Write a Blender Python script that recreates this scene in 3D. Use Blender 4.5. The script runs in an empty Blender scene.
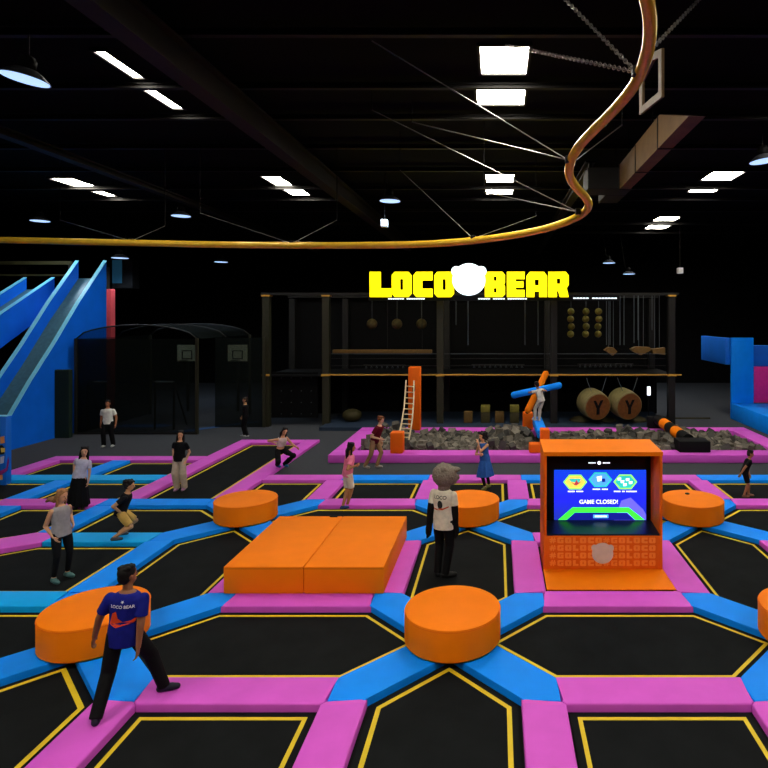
import bpy, bmesh, math, random
from mathutils import Vector, Matrix, Quaternion
from mathutils.bvhtree import BVHTree
random.seed(7)
SC = bpy.context.scene
COL = SC.collection
PI = math.pi
V = Vector
CZ = 4.473            # camera height
F = 595.0             # focal length in pixels of the 768 frame
CX, CY = 497.0, 318.0 # principal point

def at(px, py, d):
    """point seen at pixel (px,py) at distance d"""
    return V(((px-CX)*d/F, d, CZ+(CY-py)*d/F))
def ground(px, py, z):
    d = F*(CZ-z)/(py-CY)
    return at(px, py, d)

# ------------------------------------------------------------------ materials
def srgb(c):
    return tuple(((x/255)/12.92 if x/255 <= .04045 else ((x/255+.055)/1.055)**2.4) for x in c)
MATS = {}
def mat(name, rgb, rough=.5, metal=0.0, emit=0.0, var=.06, bump=0.0, scale=8.0, spec=.3, lin=None):
    if name in MATS: return MATS[name]
    m = bpy.data.materials.new(name); m.use_nodes = True
    nt = m.node_tree; b = nt.nodes['Principled BSDF']
    c = lin if lin else srgb(rgb)
    b.inputs['Roughness'].default_value = rough
    b.inputs['Metallic'].default_value = metal
    b.inputs['Specular IOR Level'].default_value = spec
    tc = nt.nodes.new('ShaderNodeTexCoord')
    nz = nt.nodes.new('ShaderNodeTexNoise'); nz.inputs['Scale'].default_value = scale; nz.inputs['Detail'].default_value = 4
    nt.links.new(tc.outputs['Object'], nz.inputs['Vector'])
    rp = nt.nodes.new('ShaderNodeValToRGB')
    rp.color_ramp.elements[0].position = .3; rp.color_ramp.elements[1].position = .7
    rp.color_ramp.elements[0].color = (*[x*(1-var) for x in c], 1)
    rp.color_ramp.elements[1].color = (*[min(1, x*(1+var)) for x in c], 1)
    nt.links.new(nz.outputs['Fac'], rp.inputs['Fac'])
    nt.links.new(rp.outputs['Color'], b.inputs['Base Color'])
    if bump:
        bp = nt.nodes.new('ShaderNodeBump'); bp.inputs['Strength'].default_value = bump; bp.inputs['Distance'].default_value = .02
        nt.links.new(nz.outputs['Fac'], bp.inputs['Height']); nt.links.new(bp.outputs['Normal'], b.inputs['Normal'])
    if emit:
        b.inputs['Emission Color'].default_value = (*c, 1); b.inputs['Emission Strength'].default_value = emit
    MATS[name] = m
    return m
def net_mat(name, rgb, opaque, scale):
    m = bpy.data.materials.new(name); m.use_nodes = True; nt = m.node_tree
    b = nt.nodes['Principled BSDF']; out = nt.nodes['Material Output']
    b.inputs['Base Color'].default_value = (*srgb(rgb), 1); b.inputs['Roughness'].default_value = .8
    b.inputs['Specular IOR Level'].default_value = .1
    tr = nt.nodes.new('ShaderNodeBsdfTransparent'); mx = nt.nodes.new('ShaderNodeMixShader')
    tc = nt.nodes.new('ShaderNodeTexCoord'); ck = nt.nodes.new('ShaderNodeTexChecker'); ck.inputs['Scale'].default_value = scale
    ck.inputs['Color1'].default_value = (opaque+.1,)*3+(1,); ck.inputs['Color2'].default_value = (opaque-.1,)*3+(1,)
    nt.links.new(tc.outputs['Object'], ck.inputs['Vector']); nt.links.new(ck.outputs['Color'], mx.inputs[0])
    nt.links.new(tr.outputs[0], mx.inputs[1]); nt.links.new(b.outputs[0], mx.inputs[2]); nt.links.new(mx.outputs[0], out.inputs[0])
    MATS[name] = m
    return m

ORANGE = mat('orange_vinyl', (0,0,0), .6, lin=(.86,.195,.002), var=.03, scale=3, spec=.1)
ORANGE_TRIM = mat('orange_paint', (0,0,0), .6, spec=.1, lin=(.78,.13,.006), var=.03)
ORANGE_LIGHT = mat('orange_print', (0,0,0), .5, lin=(.90,.24,.03), var=.03)
SEAM = mat('seam_thread', (120,50,4), .7)
PINK = mat('pink_vinyl', (0,0,0), .55, lin=(.62,.090,.58), var=.05, scale=2.5, bump=.05, spec=.15)
BLUE = mat('blue_vinyl', (0,0,0), .55, lin=(.002,.25,.97), var=.05, scale=2.5, bump=.05, spec=.12)
CYAN = mat('cyan_vinyl', (0,0,0), .55, lin=(.003,.36,.86), var=.05, scale=2.5, bump=.05, spec=.12)
DEEP_BLUE = mat('deep_blue_vinyl', (0,0,0), .5, lin=(.005,.14,.66), var=.06, scale=1.5)
MAT_BLACK = mat('black_jump_mat', (19,21,22), .85, var=.25, scale=2, spec=.06)
YELLOW = mat('yellow_webbing', (212,182,26), .6, var=.05)
FLOOR_BLACK = mat('black_carpet', (13,13,14), .9, var=.2, scale=20, bump=.2, spec=.1)
CARPET = mat('grey_carpet', (60,62,66), .95, var=.2, scale=40, bump=.3, spec=.08)
WALL = mat('black_wall_paint', (9,9,10), .9, var=.3, spec=.1)
CEIL = mat('black_ceiling_sheet', (6,6,6), .9, var=.3, spec=.1)
STEEL = mat('dark_painted_steel', (15,14,12), .6, var=.2)
BEAMM = mat('brown_black_steel', (30,24,18), .6, var=.25)
DUCTM = mat('galvanised_duct', (104,80,50), .6, metal=.1, var=.2, scale=3)
GOLD = mat('gold_tube_paint', (0,0,0), .22, metal=.15, lin=(.95,.55,.04), var=.08, spec=.6)
CHAINM = mat('chain_steel', (150,145,140), .35, metal=.8)
BLACK = mat('black_plastic', (8,8,9), .4, var=.1)
BLACKM = mat('matte_black', (12,12,13), .8, var=.15, spec=.15)
LAMPDISC = mat('lamp_lens', (0,0,0), .4, lin=(.42,.62,1.0), emit=.9, var=.01)
PANEL = mat('light_diffuser', (0,0,0), .5, lin=(1,.93,.80), emit=30.0, var=.01)
PANEL_DIM = PANEL
WHITE = mat('white_paint', (225,225,225), .5)
OLIVE = mat('olive_padding', (52,46,18), .7, var=.15)
FRAMEM = mat('olive_steel_column', (38,37,22), .6, var=.15)
GOLDRAIL = mat('gold_rail', (190,140,55), .4, var=.1)
TAN = mat('tan_padding', (98,72,28), .6, var=.15)
BALLY = mat('yellow_ball', (105,98,34), .6, var=.2)
BARREL = mat('barrel_wood', (108,66,26), .6, var=.2)
BARREL_SIDE = mat('barrel_shell', (110,100,62), .6, var=.15)
ROPE = mat('pale_rope', (205,180,140), .8, var=.1)
DROPE = mat('dark_rope', (70,78,82), .7, var=.1)
FOAM = [mat('foam_grey_a', (96,91,82), .95, var=.15, spec=.05), mat('foam_grey_b', (124,117,105), .95, var=.15, spec=.05), mat('foam_charcoal', (70,68,64), .95, var=.15, spec=.05)]
SLIDEBED = mat('slide_bed', (70,110,118), .3, var=.15, spec=.5)
EDGE = mat('slide_edge', (120,205,235), .4)
RED = mat('coral_padding', (250,90,95), .6)
TEAL = mat('teal_glow_glass', (0,0,0), .4, lin=(.01,.05,.09), emit=.25)
MAGENTA = mat('magenta_vinyl', (215,40,140), .5)
BOARDM = mat('backboard_print', (190,200,165), .6)

# ------------------------------------------------------------------ object helpers
def link(o, parent=None):
    COL.objects.link(o)
    if parent is not None:
        o.parent = parent
    return o
def tag(o, label=None, cat=None, group=None, kind=None):
    if label: o['label'] = label
    if cat: o['category'] = cat
    if group: o['group'] = group
    if kind: o['kind'] = kind
    return o
def empty(name, label, cat, loc=(0,0,0), rz=0.0, group=None):
    o = bpy.data.objects.new(name, None); COL.objects.link(o)
    o.location = loc; o.rotation_euler = (0,0,rz); o.empty_display_size = .1
    return tag(o, label, cat, group)

class MB:
    """collects shapes into one mesh"""
    def __init__(s): s.b = bmesh.new()
    def box(s, x0, x1, y0, y1, z0, z1, bev=0.0, M=None):
        r = bmesh.ops.create_cube(s.b, size=1.0); vs = r['verts']
        for v in vs:
            v.co = V(((x0+x1)/2+v.co.x*(x1-x0), (y0+y1)/2+v.co.y*(y1-y0), (z0+z1)/2+v.co.z*(z1-z0)))
        if bev:
            es = list({e for v in vs for e in v.link_edges})
            rr = bmesh.ops.bevel(s.b, geom=es, offset=bev, segments=2, affect='EDGES', profile=.5)
            vs = list(set(rr['verts']) | {v for v in vs if v.is_valid})
        if M is not None:
            for v in vs: v.co = M @ v.co
        return s
    def prism(s, poly, z0, z1, bev=0.0):
        n = len(poly)
        bot = [s.b.verts.new((p[0], p[1], z0)) for p in poly]
        top = [s.b.verts.new((p[0], p[1], z1)) for p in poly]
        fs = [s.b.faces.new(top), s.b.faces.new(bot[::-1])]
        for i in range(n):
            fs.append(s.b.faces.new((bot[i], bot[(i+1) % n], top[(i+1) % n], top[i])))
        if bev:
            es = [e for e in fs[0].edges]
            bmesh.ops.bevel(s.b, geom=es, offset=bev, segments=3, affect='EDGES', profile=.5)
        return s
    def ring_prism(s, outer, inner, z0, z1):
        n = len(outer)
        A = [[s.b.verts.new((p[0], p[1], z)) for p in P] for z in (z0, z1) for P in (outer, inner)]
        bo, bi, to, ti = A
        for i in range(n):
            j = (i+1) % n
            s.b.faces.new((to[i], to[j], ti[j], ti[i])); s.b.faces.new((bo[i], bi[i], bi[j], bo[j]))
            s.b.faces.new((bo[i], bo[j], to[j], to[i])); s.b.faces.new((bi[j], bi[i], ti[i], ti[j]))
        return s
    def extrude(s, poly, axis, a0, a1):
        """polygon in the plane normal to axis ('x': (y,z), 'y': (x,z))"""
        def P(p, a): return (a, p[0], p[1]) if axis == 'x' else (p[0], a, p[1])
        A = [s.b.verts.new(P(p, a0)) for p in poly]; B = [s.b.verts.new(P(p, a1)) for p in poly]
        n = len(poly); s.b.faces.new(A); s.b.faces.new(B[::-1])
        for i in range(n): s.b.faces.new((A[i], B[i], B[(i+1) % n], A[(i+1) % n]))
        return s
    def rings(s, rings, cap=True):
        vr = [[s.b.verts.new(p) for p in r] for r in rings]
        n = len(vr[0])
        for a, b in zip(vr[:-1], vr[1:]):
            for i in range(n): s.b.faces.new((a[i], a[(i+1) % n], b[(i+1) % n], b[i]))
        if cap:
            s.b.faces.new(vr[0][::-1]); s.b.faces.new(vr[-1])
        return s
    def lathe(s, prof, c=(0,0,0), n=24, M=None):
        """prof: list of (r,z) from bottom to top about local z"""
        R = []
        for r, z in prof:
            ring = [V((max(r, 1e-4)*math.cos(2*PI*i/n), max(r, 1e-4)*math.sin(2*PI*i/n), z)) for i in range(n)]
            ring = [(M @ p if M is not None else p)+V(c) for p in ring]
            R.append(ring)
        return s.rings(R)
    def tube(s, pts, r, n=8, r1=None, caps=True):
        pts = [V(p) for p in pts]; m = len(pts)
        rs = r if isinstance(r, (list, tuple)) else [r+(0 if r1 is None else (r1-r)*i/(m-1)) for i in range(m)]
        t0 = (pts[1]-pts[0]).normalized()
        up = V((0,0,1)) if abs(t0.z) < .9 else V((0,1,0))
        nrm = (up-t0*up.dot(t0)).normalized(); R = []; prev = t0
        for i, p in enumerate(pts):
            t = ((pts[min(i+1, m-1)]-pts[max(i-1, 0)])).normalized()
            q = prev.rotation_difference(t); nrm = (q @ nrm).normalized(); prev = t
            bi = t.cross(nrm)
            R.append([p+(nrm*math.cos(2*PI*k/n)+bi*math.sin(2*PI*k/n))*rs[i] for k in range(n)])
        return s.rings(R, caps)
    def capsule(s, a, b, ra, rb, n=12, k=4):
        a, b = V(a), V(b); d = (b-a); L = d.length
        if L < 1e-6: d = V((0,0,1))
        t = d.normalized(); pts = []; rs = []
        for i in range(k): 
            th = PI/2*(1-i/k); pts.append(a-t*ra*math.sin(th)); rs.append(max(ra*math.cos(th), 1e-3))
        pts.append(a); rs.append(ra); pts.append(b); rs.append(rb)
        for i in range(1, k+1):
            th = PI/2*i/k; pts.append(b+t*rb*math.sin(th)); rs.append(max(rb*math.cos(th), 1e-3))
        up = V((0,0,1)) if abs(t.z) < .9 else V((0,1,0))
        nn = (up-t*up.dot(t)).normalized(); bi = t.cross(nn)
        return s.rings([[p+(nn*math.cos(2*PI*q/n)+bi*math.sin(2*PI*q/n))*r for q in range(n)] for p, r in zip(pts, rs)])
    def ellipsoid(s, c, rx, ry, rz, M=None, n=20, m=12):
        c = V(c); R = []
        for j in range(m+1):
            th = -PI/2+PI*j/m; cr = max(math.cos(th), 1e-3)
            ring = [V((rx*cr*math.cos(2*PI*i/n), ry*cr*math.sin(2*PI*i/n), rz*math.sin(th))) for i in range(n)]
            R.append([(M @ p if M is not None else p)+c for p in ring])
        return s.rings(R)
    def mesh(s, name, smooth=False):
        bmesh.ops.recalc_face_normals(s.b, faces=s.b.faces)
        me = bpy.data.meshes.new(name); s.b.to_mesh(me); s.b.free()
        if smooth:
            for p in me.polygons: p.use_smooth = True
        return me
    def build(s, name, m, parent=None, smooth=False, loc=None):
        me = s.mesh(name, smooth)
        o = bpy.data.objects.new(name, me); me.materials.append(m); link(o, parent)
        if loc is not None: o.location = loc
        if smooth == 'auto':
            pass
        return o

def shade_auto(o, deg=35):
    me = o.data
    for p in me.polygons: p.use_smooth = True
    b = bmesh.new(); b.from_mesh(me)
    for e in b.edges:
        if len(e.link_faces) == 2 and e.calc_face_angle(0) > math.radians(deg): e.smooth = False
    b.to_mesh(me); b.free()
    return o
def copy_tree(o, parent=None):
    c = o.copy(); COL.objects.link(c)
    if parent is not None: c.parent = parent
    for ch in list(o.children): copy_tree(ch, c)
    return c
def structure(o): o['kind'] = 'structure'; return o

def inset(poly, d):
    """inset a convex counter-clockwise polygon"""
    n = len(poly); L = []
    for i in range(n):
        a = V((*poly[i], 0)); b = V((*poly[(i+1) % n], 0)); t = (b-a).normalized(); nn = V((-t.y, t.x, 0))
        L.append((a+nn*d, t))
    out = []
    for i in range(n):
        p, t = L[i-1]; q, u = L[i]
        den = t.x*u.y-t.y*u.x
        if abs(den) < 1e-6: out.append((q.x, q.y)); continue
        k = ((q.x-p.x)*u.y-(q.y-p.y)*u.x)/den
        out.append((p.x+t.x*k, p.y+t.y*k))
    return out
def ccw(poly):
    A = sum(poly[i][0]*poly[(i+1) % len(poly)][1]-poly[(i+1) % len(poly)][0]*poly[i][1] for i in range(len(poly)))
    return poly if A > 0 else poly[::-1]

# ------------------------------------------------------------------ camera
cam = bpy.data.objects.new('camera', bpy.data.cameras.new('camera')); COL.objects.link(cam)
cam.location = (0,0,CZ); cam.rotation_euler = (PI/2,0,0)
cam.data.sensor_width = 36; cam.data.lens = F/768*36
cam.data.shift_x = -(CX-384)/768; cam.data.shift_y = -(384-CY)/768
cam.data.clip_end = 200
SC.camera = cam

# ------------------------------------------------------------------ setting
FZ = -.1
structure(MB().box(-30, 24, -14, 17.03, FZ-.2, FZ).build('floor', FLOOR_BLACK))
structure(MB().box(-30, 24, 17.03, 42, FZ-.2, FZ).build('floor_back', CARPET))
CH = 9.5
structure(MB().box(-30, 24, -14, 42, CH, CH+.2).build('ceiling', CEIL))
structure(MB().box(-30, 24, 42, 42.2, FZ, CH).build('wall_back', WALL))
structure(MB().box(-30.2, -30, -14, 42, FZ, CH).build('wall_left', WALL))
structure(MB().box(24, 24.2, -14, 42, FZ, CH).build('wall_right', WALL))
structure(MB().box(-30, 24, -14.2, -14, FZ, CH).build('wall_front', WALL))

# ------------------------------------------------------------------ trampoline field
GAP = .005
PADZ = 0.0
def pad(poly, m, label):
    o = MB().prism(ccw(poly), FZ+.001, PADZ, .022).build('safety_pad', m)
    shade_auto(o, 40)
    return tag(o, label, 'pad', 'padded strips between the trampolines')
MZ = -.085
def trampoline(poly, label, lw=.045, ins=.10):
    poly = ccw(poly)
    c = (sum(p[0] for p in poly)/len(poly), sum(p[1] for p in poly)/len(poly))
    t = empty('trampoline', label, 'trampoline', (c[0], c[1], FZ), 0, 'trampolines set flush in the floor')
    loc = [(p[0]-c[0], p[1]-c[1]) for p in poly]
    MB().prism(inset(loc, .02), .001, MZ-FZ).build('jump_mat', MAT_BLACK, t)
    MB().ring_prism(inset(loc, ins), inset(loc, ins+lw), MZ-FZ, MZ-FZ+.004).build('border_line', YELLOW, t)
    return t

NX = {'L': -10.62, 'A': -5.62, 'B': -.62, 'C': 4.38, 'R': 9.38}
YA, YB = 8.33, 13.33
O_, I_, T_ = .9, 1.43, .424      # outer pad line, inner pad line, tip distance (from a node)

def arm(nx, ny, sx, sy, m, label):
    P = [(.475,.05),(1.324,.9),(1.368,.944),(1.368,1.368),(.944,1.368),(.9,1.324),(.05,.475)]
    pad([(nx+sx*u, ny+sy*v) for u, v in P], m, label)
def hpad(xl, xr, yo, sy, m, label, li=True):
    """horizontal pad whose outer line is at node line yo; xl, xr are node columns; sy = +1: pad lies above the node row"""
    P = [(1.335,.9+GAP),(1.376,.95),(1.376,1.372),(1.43,I_)]
    L = [(xl+u, yo+sy*v) for u, v in P]; R = [(xr-u, yo+sy*v) for u, v in P]
    pad(L+R[::-1], m, label)
def vpad(nx, sx, yl, yh, m, label, far=None):
    P = [(.9+GAP,1.335),(.95,1.376),(1.372,1.376),(I_-.004,1.436)]
    L = [(nx+sx*u, yl+v) for u, v in P]
    H = [(nx+sx*u, yh-v) for u, v in P] if far is None else [(nx+sx*(.9+GAP), far), (nx+sx*(I_-.004), far)]
    pad(L+H[::-1], m, label)

DL = {('A','a'): 'the round podium beside the walking man', ('B','a'): 'the front middle round podium', ('C','a'): 'the round podium cut by the right edge',
      ('A','b'): 'the round podium behind the big platform', ('B','b'): 'the round podium behind the bear-headed person', ('C','b'): 'the round podium right of the screen kiosk'}
DIRN = {(1,1): 'far right', (-1,1): 'far left', (1,-1): 'near right', (-1,-1): 'near left'}
for r, y in (('a', YA), ('b', YB)):
    for k in 'ABC':
        for sx in (-1, 1):
            for sy in (-1, 1):
                if k == 'C' and r == 'a' and sx == 1: continue
                arm(NX[k], y, sx, sy, BLUE, 'blue diagonal pad from %s to its %s' % (DL[(k, r)], DIRN[(sx, sy)]))

SQ = {('A','B',0): 'foreground square trampoline left of centre', ('B','C',0): 'foreground square trampoline at lower right',
      ('A','B',1): 'bay under the big orange platform', ('B','C',1): 'bay under the orange screen kiosk', ('C','R',1): 'bay at the right edge',
      ('A','B',2): 'trampoline beside the girl in white shorts', ('B','C',2): 'back row trampoline behind the kiosk', ('C','R',2): 'trampoline with the boy in black'}
# near squares (row 3.33 .. 8.33): far and side pads
for a, b in (('A','B'), ('B','C')):
    s = SQ[(a, b, 0)]
    hpad(NX[a], NX[b], YA, -1, PINK, 'pink pad on the far side of the %s' % s)
    vpad(NX[a], 1, 3.33, YA, PINK, 'pink pad on the left side of the %s' % s)
    vpad(NX[b], -1, 3.33, YA, PINK, 'pink pad on the right side of the %s' % s)
    trampoline([(NX[a]+I_+.01, 4.76), (NX[b]-I_-.01, 4.76), (NX[b]-I_-.01, YA-I_-.01), (NX[a]+I_+.01, YA-I_-.01)], 'black %s with yellow border' % s, .05)
for a, b in (('A','B'), ('B','C'), ('C','R')):
    s = SQ[(a, b, 1)]
    if a != 'C':
        hpad(NX[a], NX[b], YA, 1, PINK, 'pink pad on the near side of the %s' % s)
        vpad(NX[b], -1, YA, YB, PINK, 'pink pad on the right side of the %s' % s)
    hpad(NX[a], NX[b], YB, -1, PINK, 'pink pad on the far side of the %s' % s)
    vpad(NX[a], 1, YA, YB, PINK, 'pink pad on the left side of the %s' % s)
YF0, YF1 = 16.45, 17.0
for a, b in (('A','B'), ('B','C'), ('C','R')):
    s = SQ[(a, b, 2)]
    hpad(NX[a], NX[b], YB, 1, PINK, 'pink pad on the near side of the %s' % s)
    vpad(NX[a], 1, YB, 0, PINK, 'pink pad on the left side of the %s' % s, YF0-GAP)
    if a != 'C': vpad(NX[b], -1, YB, 0, PINK, 'pink pad on the right side of the %s' % s, YF0-GAP)
    x0, x1 = NX[a]+.9, NX[b]-.9
    pad([(x0+.4, YF0), (x1-.4, YF0), (x1-.4, YF1), (x0+.4, YF1)], BLUE, 'blue pad on the far side of the %s' % s)
    trampoline([(NX[a]+I_+.01, YB+I_+.01), (NX[b]-I_-.01, YB+I_+.01), (NX[b]-I_-.01, YF0-.01), (NX[a]+I_+.01, YF0-.01)], 'small black %s with yellow border' % s, .06, .09)
FARL = {'A': 'behind the big platform podium', 'B': 'behind the girl in blue dress', 'C': 'right of the screen kiosk'}
for k in 'ABC':
    x = NX[k]
    xl_ = x-1.295 if k != 'A' else x-.895
    pad([(xl_, YF0), (x+1.295, YF0), (x+1.295, YF1), (xl_, YF1)], PINK, 'pink far edge pad of the back trampoline %s' % FARL[k])
    trampoline([(x, YB+T_+.01), (x+O_-.01, YB+O_+T_), (x+O_-.01, YF0-.01), (x-O_+.01, YF0-.01), (x-O_+.01, YB+O_+T_)], 'pointed black back trampoline %s' % FARL[k], .06, .09)
# hexagons lying across
def hexrow(xa, xb, y, label, lw=.045):
    trampoline([(xa+T_+.01, y), (xa+O_+T_, y-O_+.01), (xb-O_-T_, y-O_+.01), (xb-T_-.01, y), (xb-O_-T_, y+O_-.01), (xa+O_+T_, y+O_-.01)], label, lw)
hexrow(NX['A'], NX['B'], YA, 'wide black hexagonal trampoline in front of the big orange platform')
hexrow(NX['B'], NX['C'], YA, 'wide black hexagonal trampoline in front of the screen kiosk')
hexrow(NX['L'], NX['A'], YA, 'black trampoline left of the podium beside the walking man')
hexrow(NX['A'], NX['B'], YB, 'wide black hexagonal trampoline behind the big orange platform', .055)
hexrow(NX['B'], NX['C'], YB, 'wide black hexagonal trampoline behind the screen kiosk', .055)
hexrow(NX['C'], NX['R'], YB, 'black hexagonal trampoline at the right edge in front of the boy', .055)
def hexcol(x, ya, yb, label, lw=.045):
    trampoline([(x, ya+T_+.01), (x+O_-.01, ya+O_+T_), (x+O_-.01, yb-O_-T_), (x, yb-T_-.01), (x-O_+.01, yb-O_-T_), (x-O_+.01, ya+O_+T_)], label, lw)
hexcol(NX['A'], 3.33, YA, 'black trampoline in the bottom left corner', .06)
hexcol(NX['B'], 3.33, YA, 'black pointed trampoline at bottom centre', .055)
hexcol(NX['A'], YA, YB, 'black trampoline left of the big orange platform')
hexcol(NX['B'], YA, YB, 'black trampoline under the bear-headed person')
hexcol(NX['C'], YA, YB, 'black trampoline right of the screen kiosk')

# left part of the field
def rect(x0, x1, y0, y1): return [(x0, y0), (x1, y0), (x1, y1), (x0, y1)]
xa = NX['A']
pad([(-9.6, YA+.905), (xa-1.335, YA+.905), (xa-1.376, YA+.95), (xa-1.376, YA+1.372), (xa-1.43, YA+1.43), (-9.6, YA+1.43)], CYAN, 'cyan pad in front of the girl in grey top')
vpad(xa, -1, YA, YB, BLUE, 'blue pad right of the girl in grey top')
pad([(-9.1, YB-1.43), (xa-1.43, YB-1.43), (xa-1.376, YB-1.372), (xa-1.376, YB-.95), (xa-1.335, YB-.905), (-9.1, YB-.905)], CYAN, 'cyan pad under the boy in khaki shorts')
pad([(-9.11, 11.86), (-9.11, 12.42), (-9.62, 12.42), (-11.3, 11.2), (-11.0, 10.7)], PINK, 'pink pad at the left edge beside the girl in grey top')
trampoline([(-9.8, 9.78), (xa-1.44, 9.78), (xa-1.44, 11.88), (-9.1, 11.88), (-10.3, 11.0)], 'black trampoline under the girl in grey top')
pad(rect(-9.6, -9.08, 12.43, 14.2), BLUE, 'blue pad left of the boy in khaki shorts')
trampoline([(-9.06, 12.44), (xa-O_-T_, 12.44), (xa-T_-.01, YB), (xa-O_-T_, 14.2), (-9.06, 14.2)], 'black trampoline behind the boy in khaki shorts', .055)
pad([(-9.61, 14.235), (xa-1.335, 14.235), (xa-1.376, 14.28), (xa-1.376, 14.70), (xa-1.43, 14.75), (-9.61, 14.75)], BLUE, 'blue pad at the near end of the long trampoline lane')
pad([(xa-.905, 14.665), (xa-.95, 14.706), (xa-1.43, 14.76), (xa-1.43, 21.9), (xa-.905, 21.9)], PINK, 'long pink pad along the right side of the trampoline lane')
pad(rect(-9.4, -8.87, 14.76, 21.9), PINK, 'long pink pad along the left side of the trampoline lane')
pad(rect(-8.86, xa-1.44, 21.38, 21.9), PINK, 'pink pad closing the far end of the trampoline lane')
trampoline(rect(-8.86, xa-1.44, 14.77, 21.37), 'long black lane trampoline under the woman in beige trousers', .06)
pad(rect(-12.2, -9.62, 14.22, 14.75), PINK, 'pink pad across the floor in front of the woman in long skirt')
pad(rect(-12.2, -11.65, 14.76, 16.43), BLUE, 'blue pad left of the woman in long skirt')
pad(rect(-14.3, -9.41, 16.44, 17.0), CYAN, 'long cyan pad behind the woman in long skirt')
pad(rect(-12.1, -11.55, 17.01, 18.74), BLUE, 'blue pad between the two farthest left trampolines')
pad(rect(-14.3, -9.41, 18.75, 19.3), PINK, 'pink pad on the far edge of the left trampolines')
pad(rect(-14.3, -13.77, 17.01, 18.74), PINK, 'pink pad at the left end of the left trampolines')
pad(rect(-11.9, -11.37, 12.2, 14.21), BLUE, 'short blue pad at the left edge of the picture')
trampoline(rect(-13.75, -12.12, 17.02, 18.73), 'far left small black trampoline beside the blue padded wall', .06)
trampoline(rect(-11.53, -9.42, 17.02, 18.73), 'small black trampoline beside the far end of the pink lane', .06)
trampoline(rect(-14.0, -12.22, 14.78, 16.42), 'black trampoline at the foot of the blue padded wall', .06)
trampoline(rect(-11.63, -9.42, 14.77, 16.42), 'black trampoline under the woman in long skirt', .06)
trampoline([(-11.35, 12.5), (-11.2, 11.6), (-9.62, 12.5), (-9.62, 14.2), (-11.35, 14.2)], 'black trampoline at the left edge behind the pink pad', .055)

# ------------------------------------------------------------------ round podiums, platform, kiosk
PR, PH = .668, .44
def podium_first():
    t = empty('round_podium', 'round orange padded podium in the middle foreground', 'podium', (NX['B'], YA, .002), 0, 'round orange podiums')
    shade_auto(MB().lathe([(PR-.03, 0), (PR, .03), (PR, PH-.03), (PR-.008, PH-.008), (PR-.03, PH)], n=64).build('foam_body', ORANGE, t), 30)
    m = MB(); 
    m.tube([(PR*1.0015*math.cos(a*2*PI/64), PR*1.0015*math.sin(a*2*PI/64), PH-.03) for a in range(65)], .004, 6)
    m.build('piping', ORANGE_TRIM, t)
    return t
pod0 = podium_first()
for k, r, lab in (('A','a','round orange padded podium beside the man in blue polo'), ('C','a','round orange podium cut off by the right edge'),
                  ('A','b','round orange podium at the back left corner of the big platform'), ('B','b','round orange podium behind the bear-headed person'),
                  ('C','b','round orange podium right of the screen kiosk')):
    c = copy_tree(pod0); c['label'] = lab; c.location = (NX[k], YA if r == 'a' else YB, .002)
    if (k, r) == ('C', 'b'):
        MB().lathe([(.05,0),(.05,.02),(.02,.03)], c=(-.02,.3,PH), n=16).build('air_vent', BLACK, c)
    if (k, r) == ('A', 'b'):
        pass

t = empty('padded_platform', 'big orange square foam platform in the centre', 'platform', (-3.135, 10.88, .002))
hw = 1.30
for sx in (-1, 1):
    shade_auto(MB().box(min(0, sx*hw)+(.004 if sx > 0 else 0), max(0, sx*hw)-(.004 if sx < 0 else 0), -1.24, 1.24, 0, .44, .02).build('foam_block', ORANGE, t), 30)
MB().box(-hw, hw, -1.243, -1.238, .405, .41).build('seam', SEAM, t)
MB().box(-.25, -.1, 1.16, 1.23, .44, .455).build('velcro_tab', BLACKM, t)

# glyphs as chunky polygons with holes: outlines on a unit box (0..w, 0..1)
GLYPH = {
 'L': (.80, [[(0,0),(.80,0),(.80,.34),(.40,.34),(.40,1),(0,1)]]),
 'O': (.92, [[(.14,0),(.78,0),(.92,.14),(.92,.86),(.78,1),(.14,1),(0,.86),(0,.14)], [(.38,.28),(.38,.72),(.54,.72),(.54,.28)]]),
 'C': (.88, [[(.14,0),(.88,0),(.88,.33),(.44,.33),(.40,.37),(.40,.63),(.44,.67),(.88,.67),(.88,1),(.14,1),(0,.86),(0,.14)]]),
 'B': (.92, [[(0,0),(.80,0),(.92,.12),(.92,.42),(.86,.5),(.92,.58),(.92,.88),(.80,1),(0,1)], [(.40,.17),(.40,.36),(.54,.36),(.54,.17)], [(.40,.64),(.40,.83),(.54,.83),(.54,.64)]]),
 'E': (.82, [[(0,0),(.82,0),(.82,.28),(.40,.28),(.40,.38),(.76,.38),(.76,.62),(.40,.62),(.40,.72),(.82,.72),(.82,1),(0,1)]]),
 'A': (.96, [[(0,0),(.36,0),(.36,.22),(.60,.22),(.60,0),(.96,0),(.96,.84),(.80,1),(.16,1),(0,.84)], [(.38,.46),(.38,.70),(.58,.70),(.58,.46)]]),
 'R': (.94, [[(0,0),(.38,0),(.38,.24),(.46,.24),(.54,0),(.94,0),(.84,.36),(.94,.48),(.94,.86),(.80,1),(0,1)], [(.38,.52),(.38,.74),(.56,.74),(.56,.52)]]),
 'G': (.90, [[(.14,0),(.90,0),(.90,.58),(.50,.58),(.50,.40),(.58,.40),(.58,.28),(.34,.28),(.34,.72),(.90,.72),(.90,1),(.14,1),(0,.86),(0,.14)]]),
 '#': (.90, [[(.12,0),(.30,0),(.34,.26),(.50,.26),(.46,0),(.64,0),(.68,.26),(.90,.26),(.90,.42),(.70,.42),(.72,.58),(.90,.58),(.90,.74),(.76,.74),(.80,1),(.62,1),(.58,.74),(.42,.74),(.46,1),(.28,1),(.24,.74),(0,.74),(0,.58),(.22,.58),(.20,.42),(0,.42),(0,.26),(.16,.26)]]),
}
DG = bpy.context.evaluated_depsgraph_get
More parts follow.
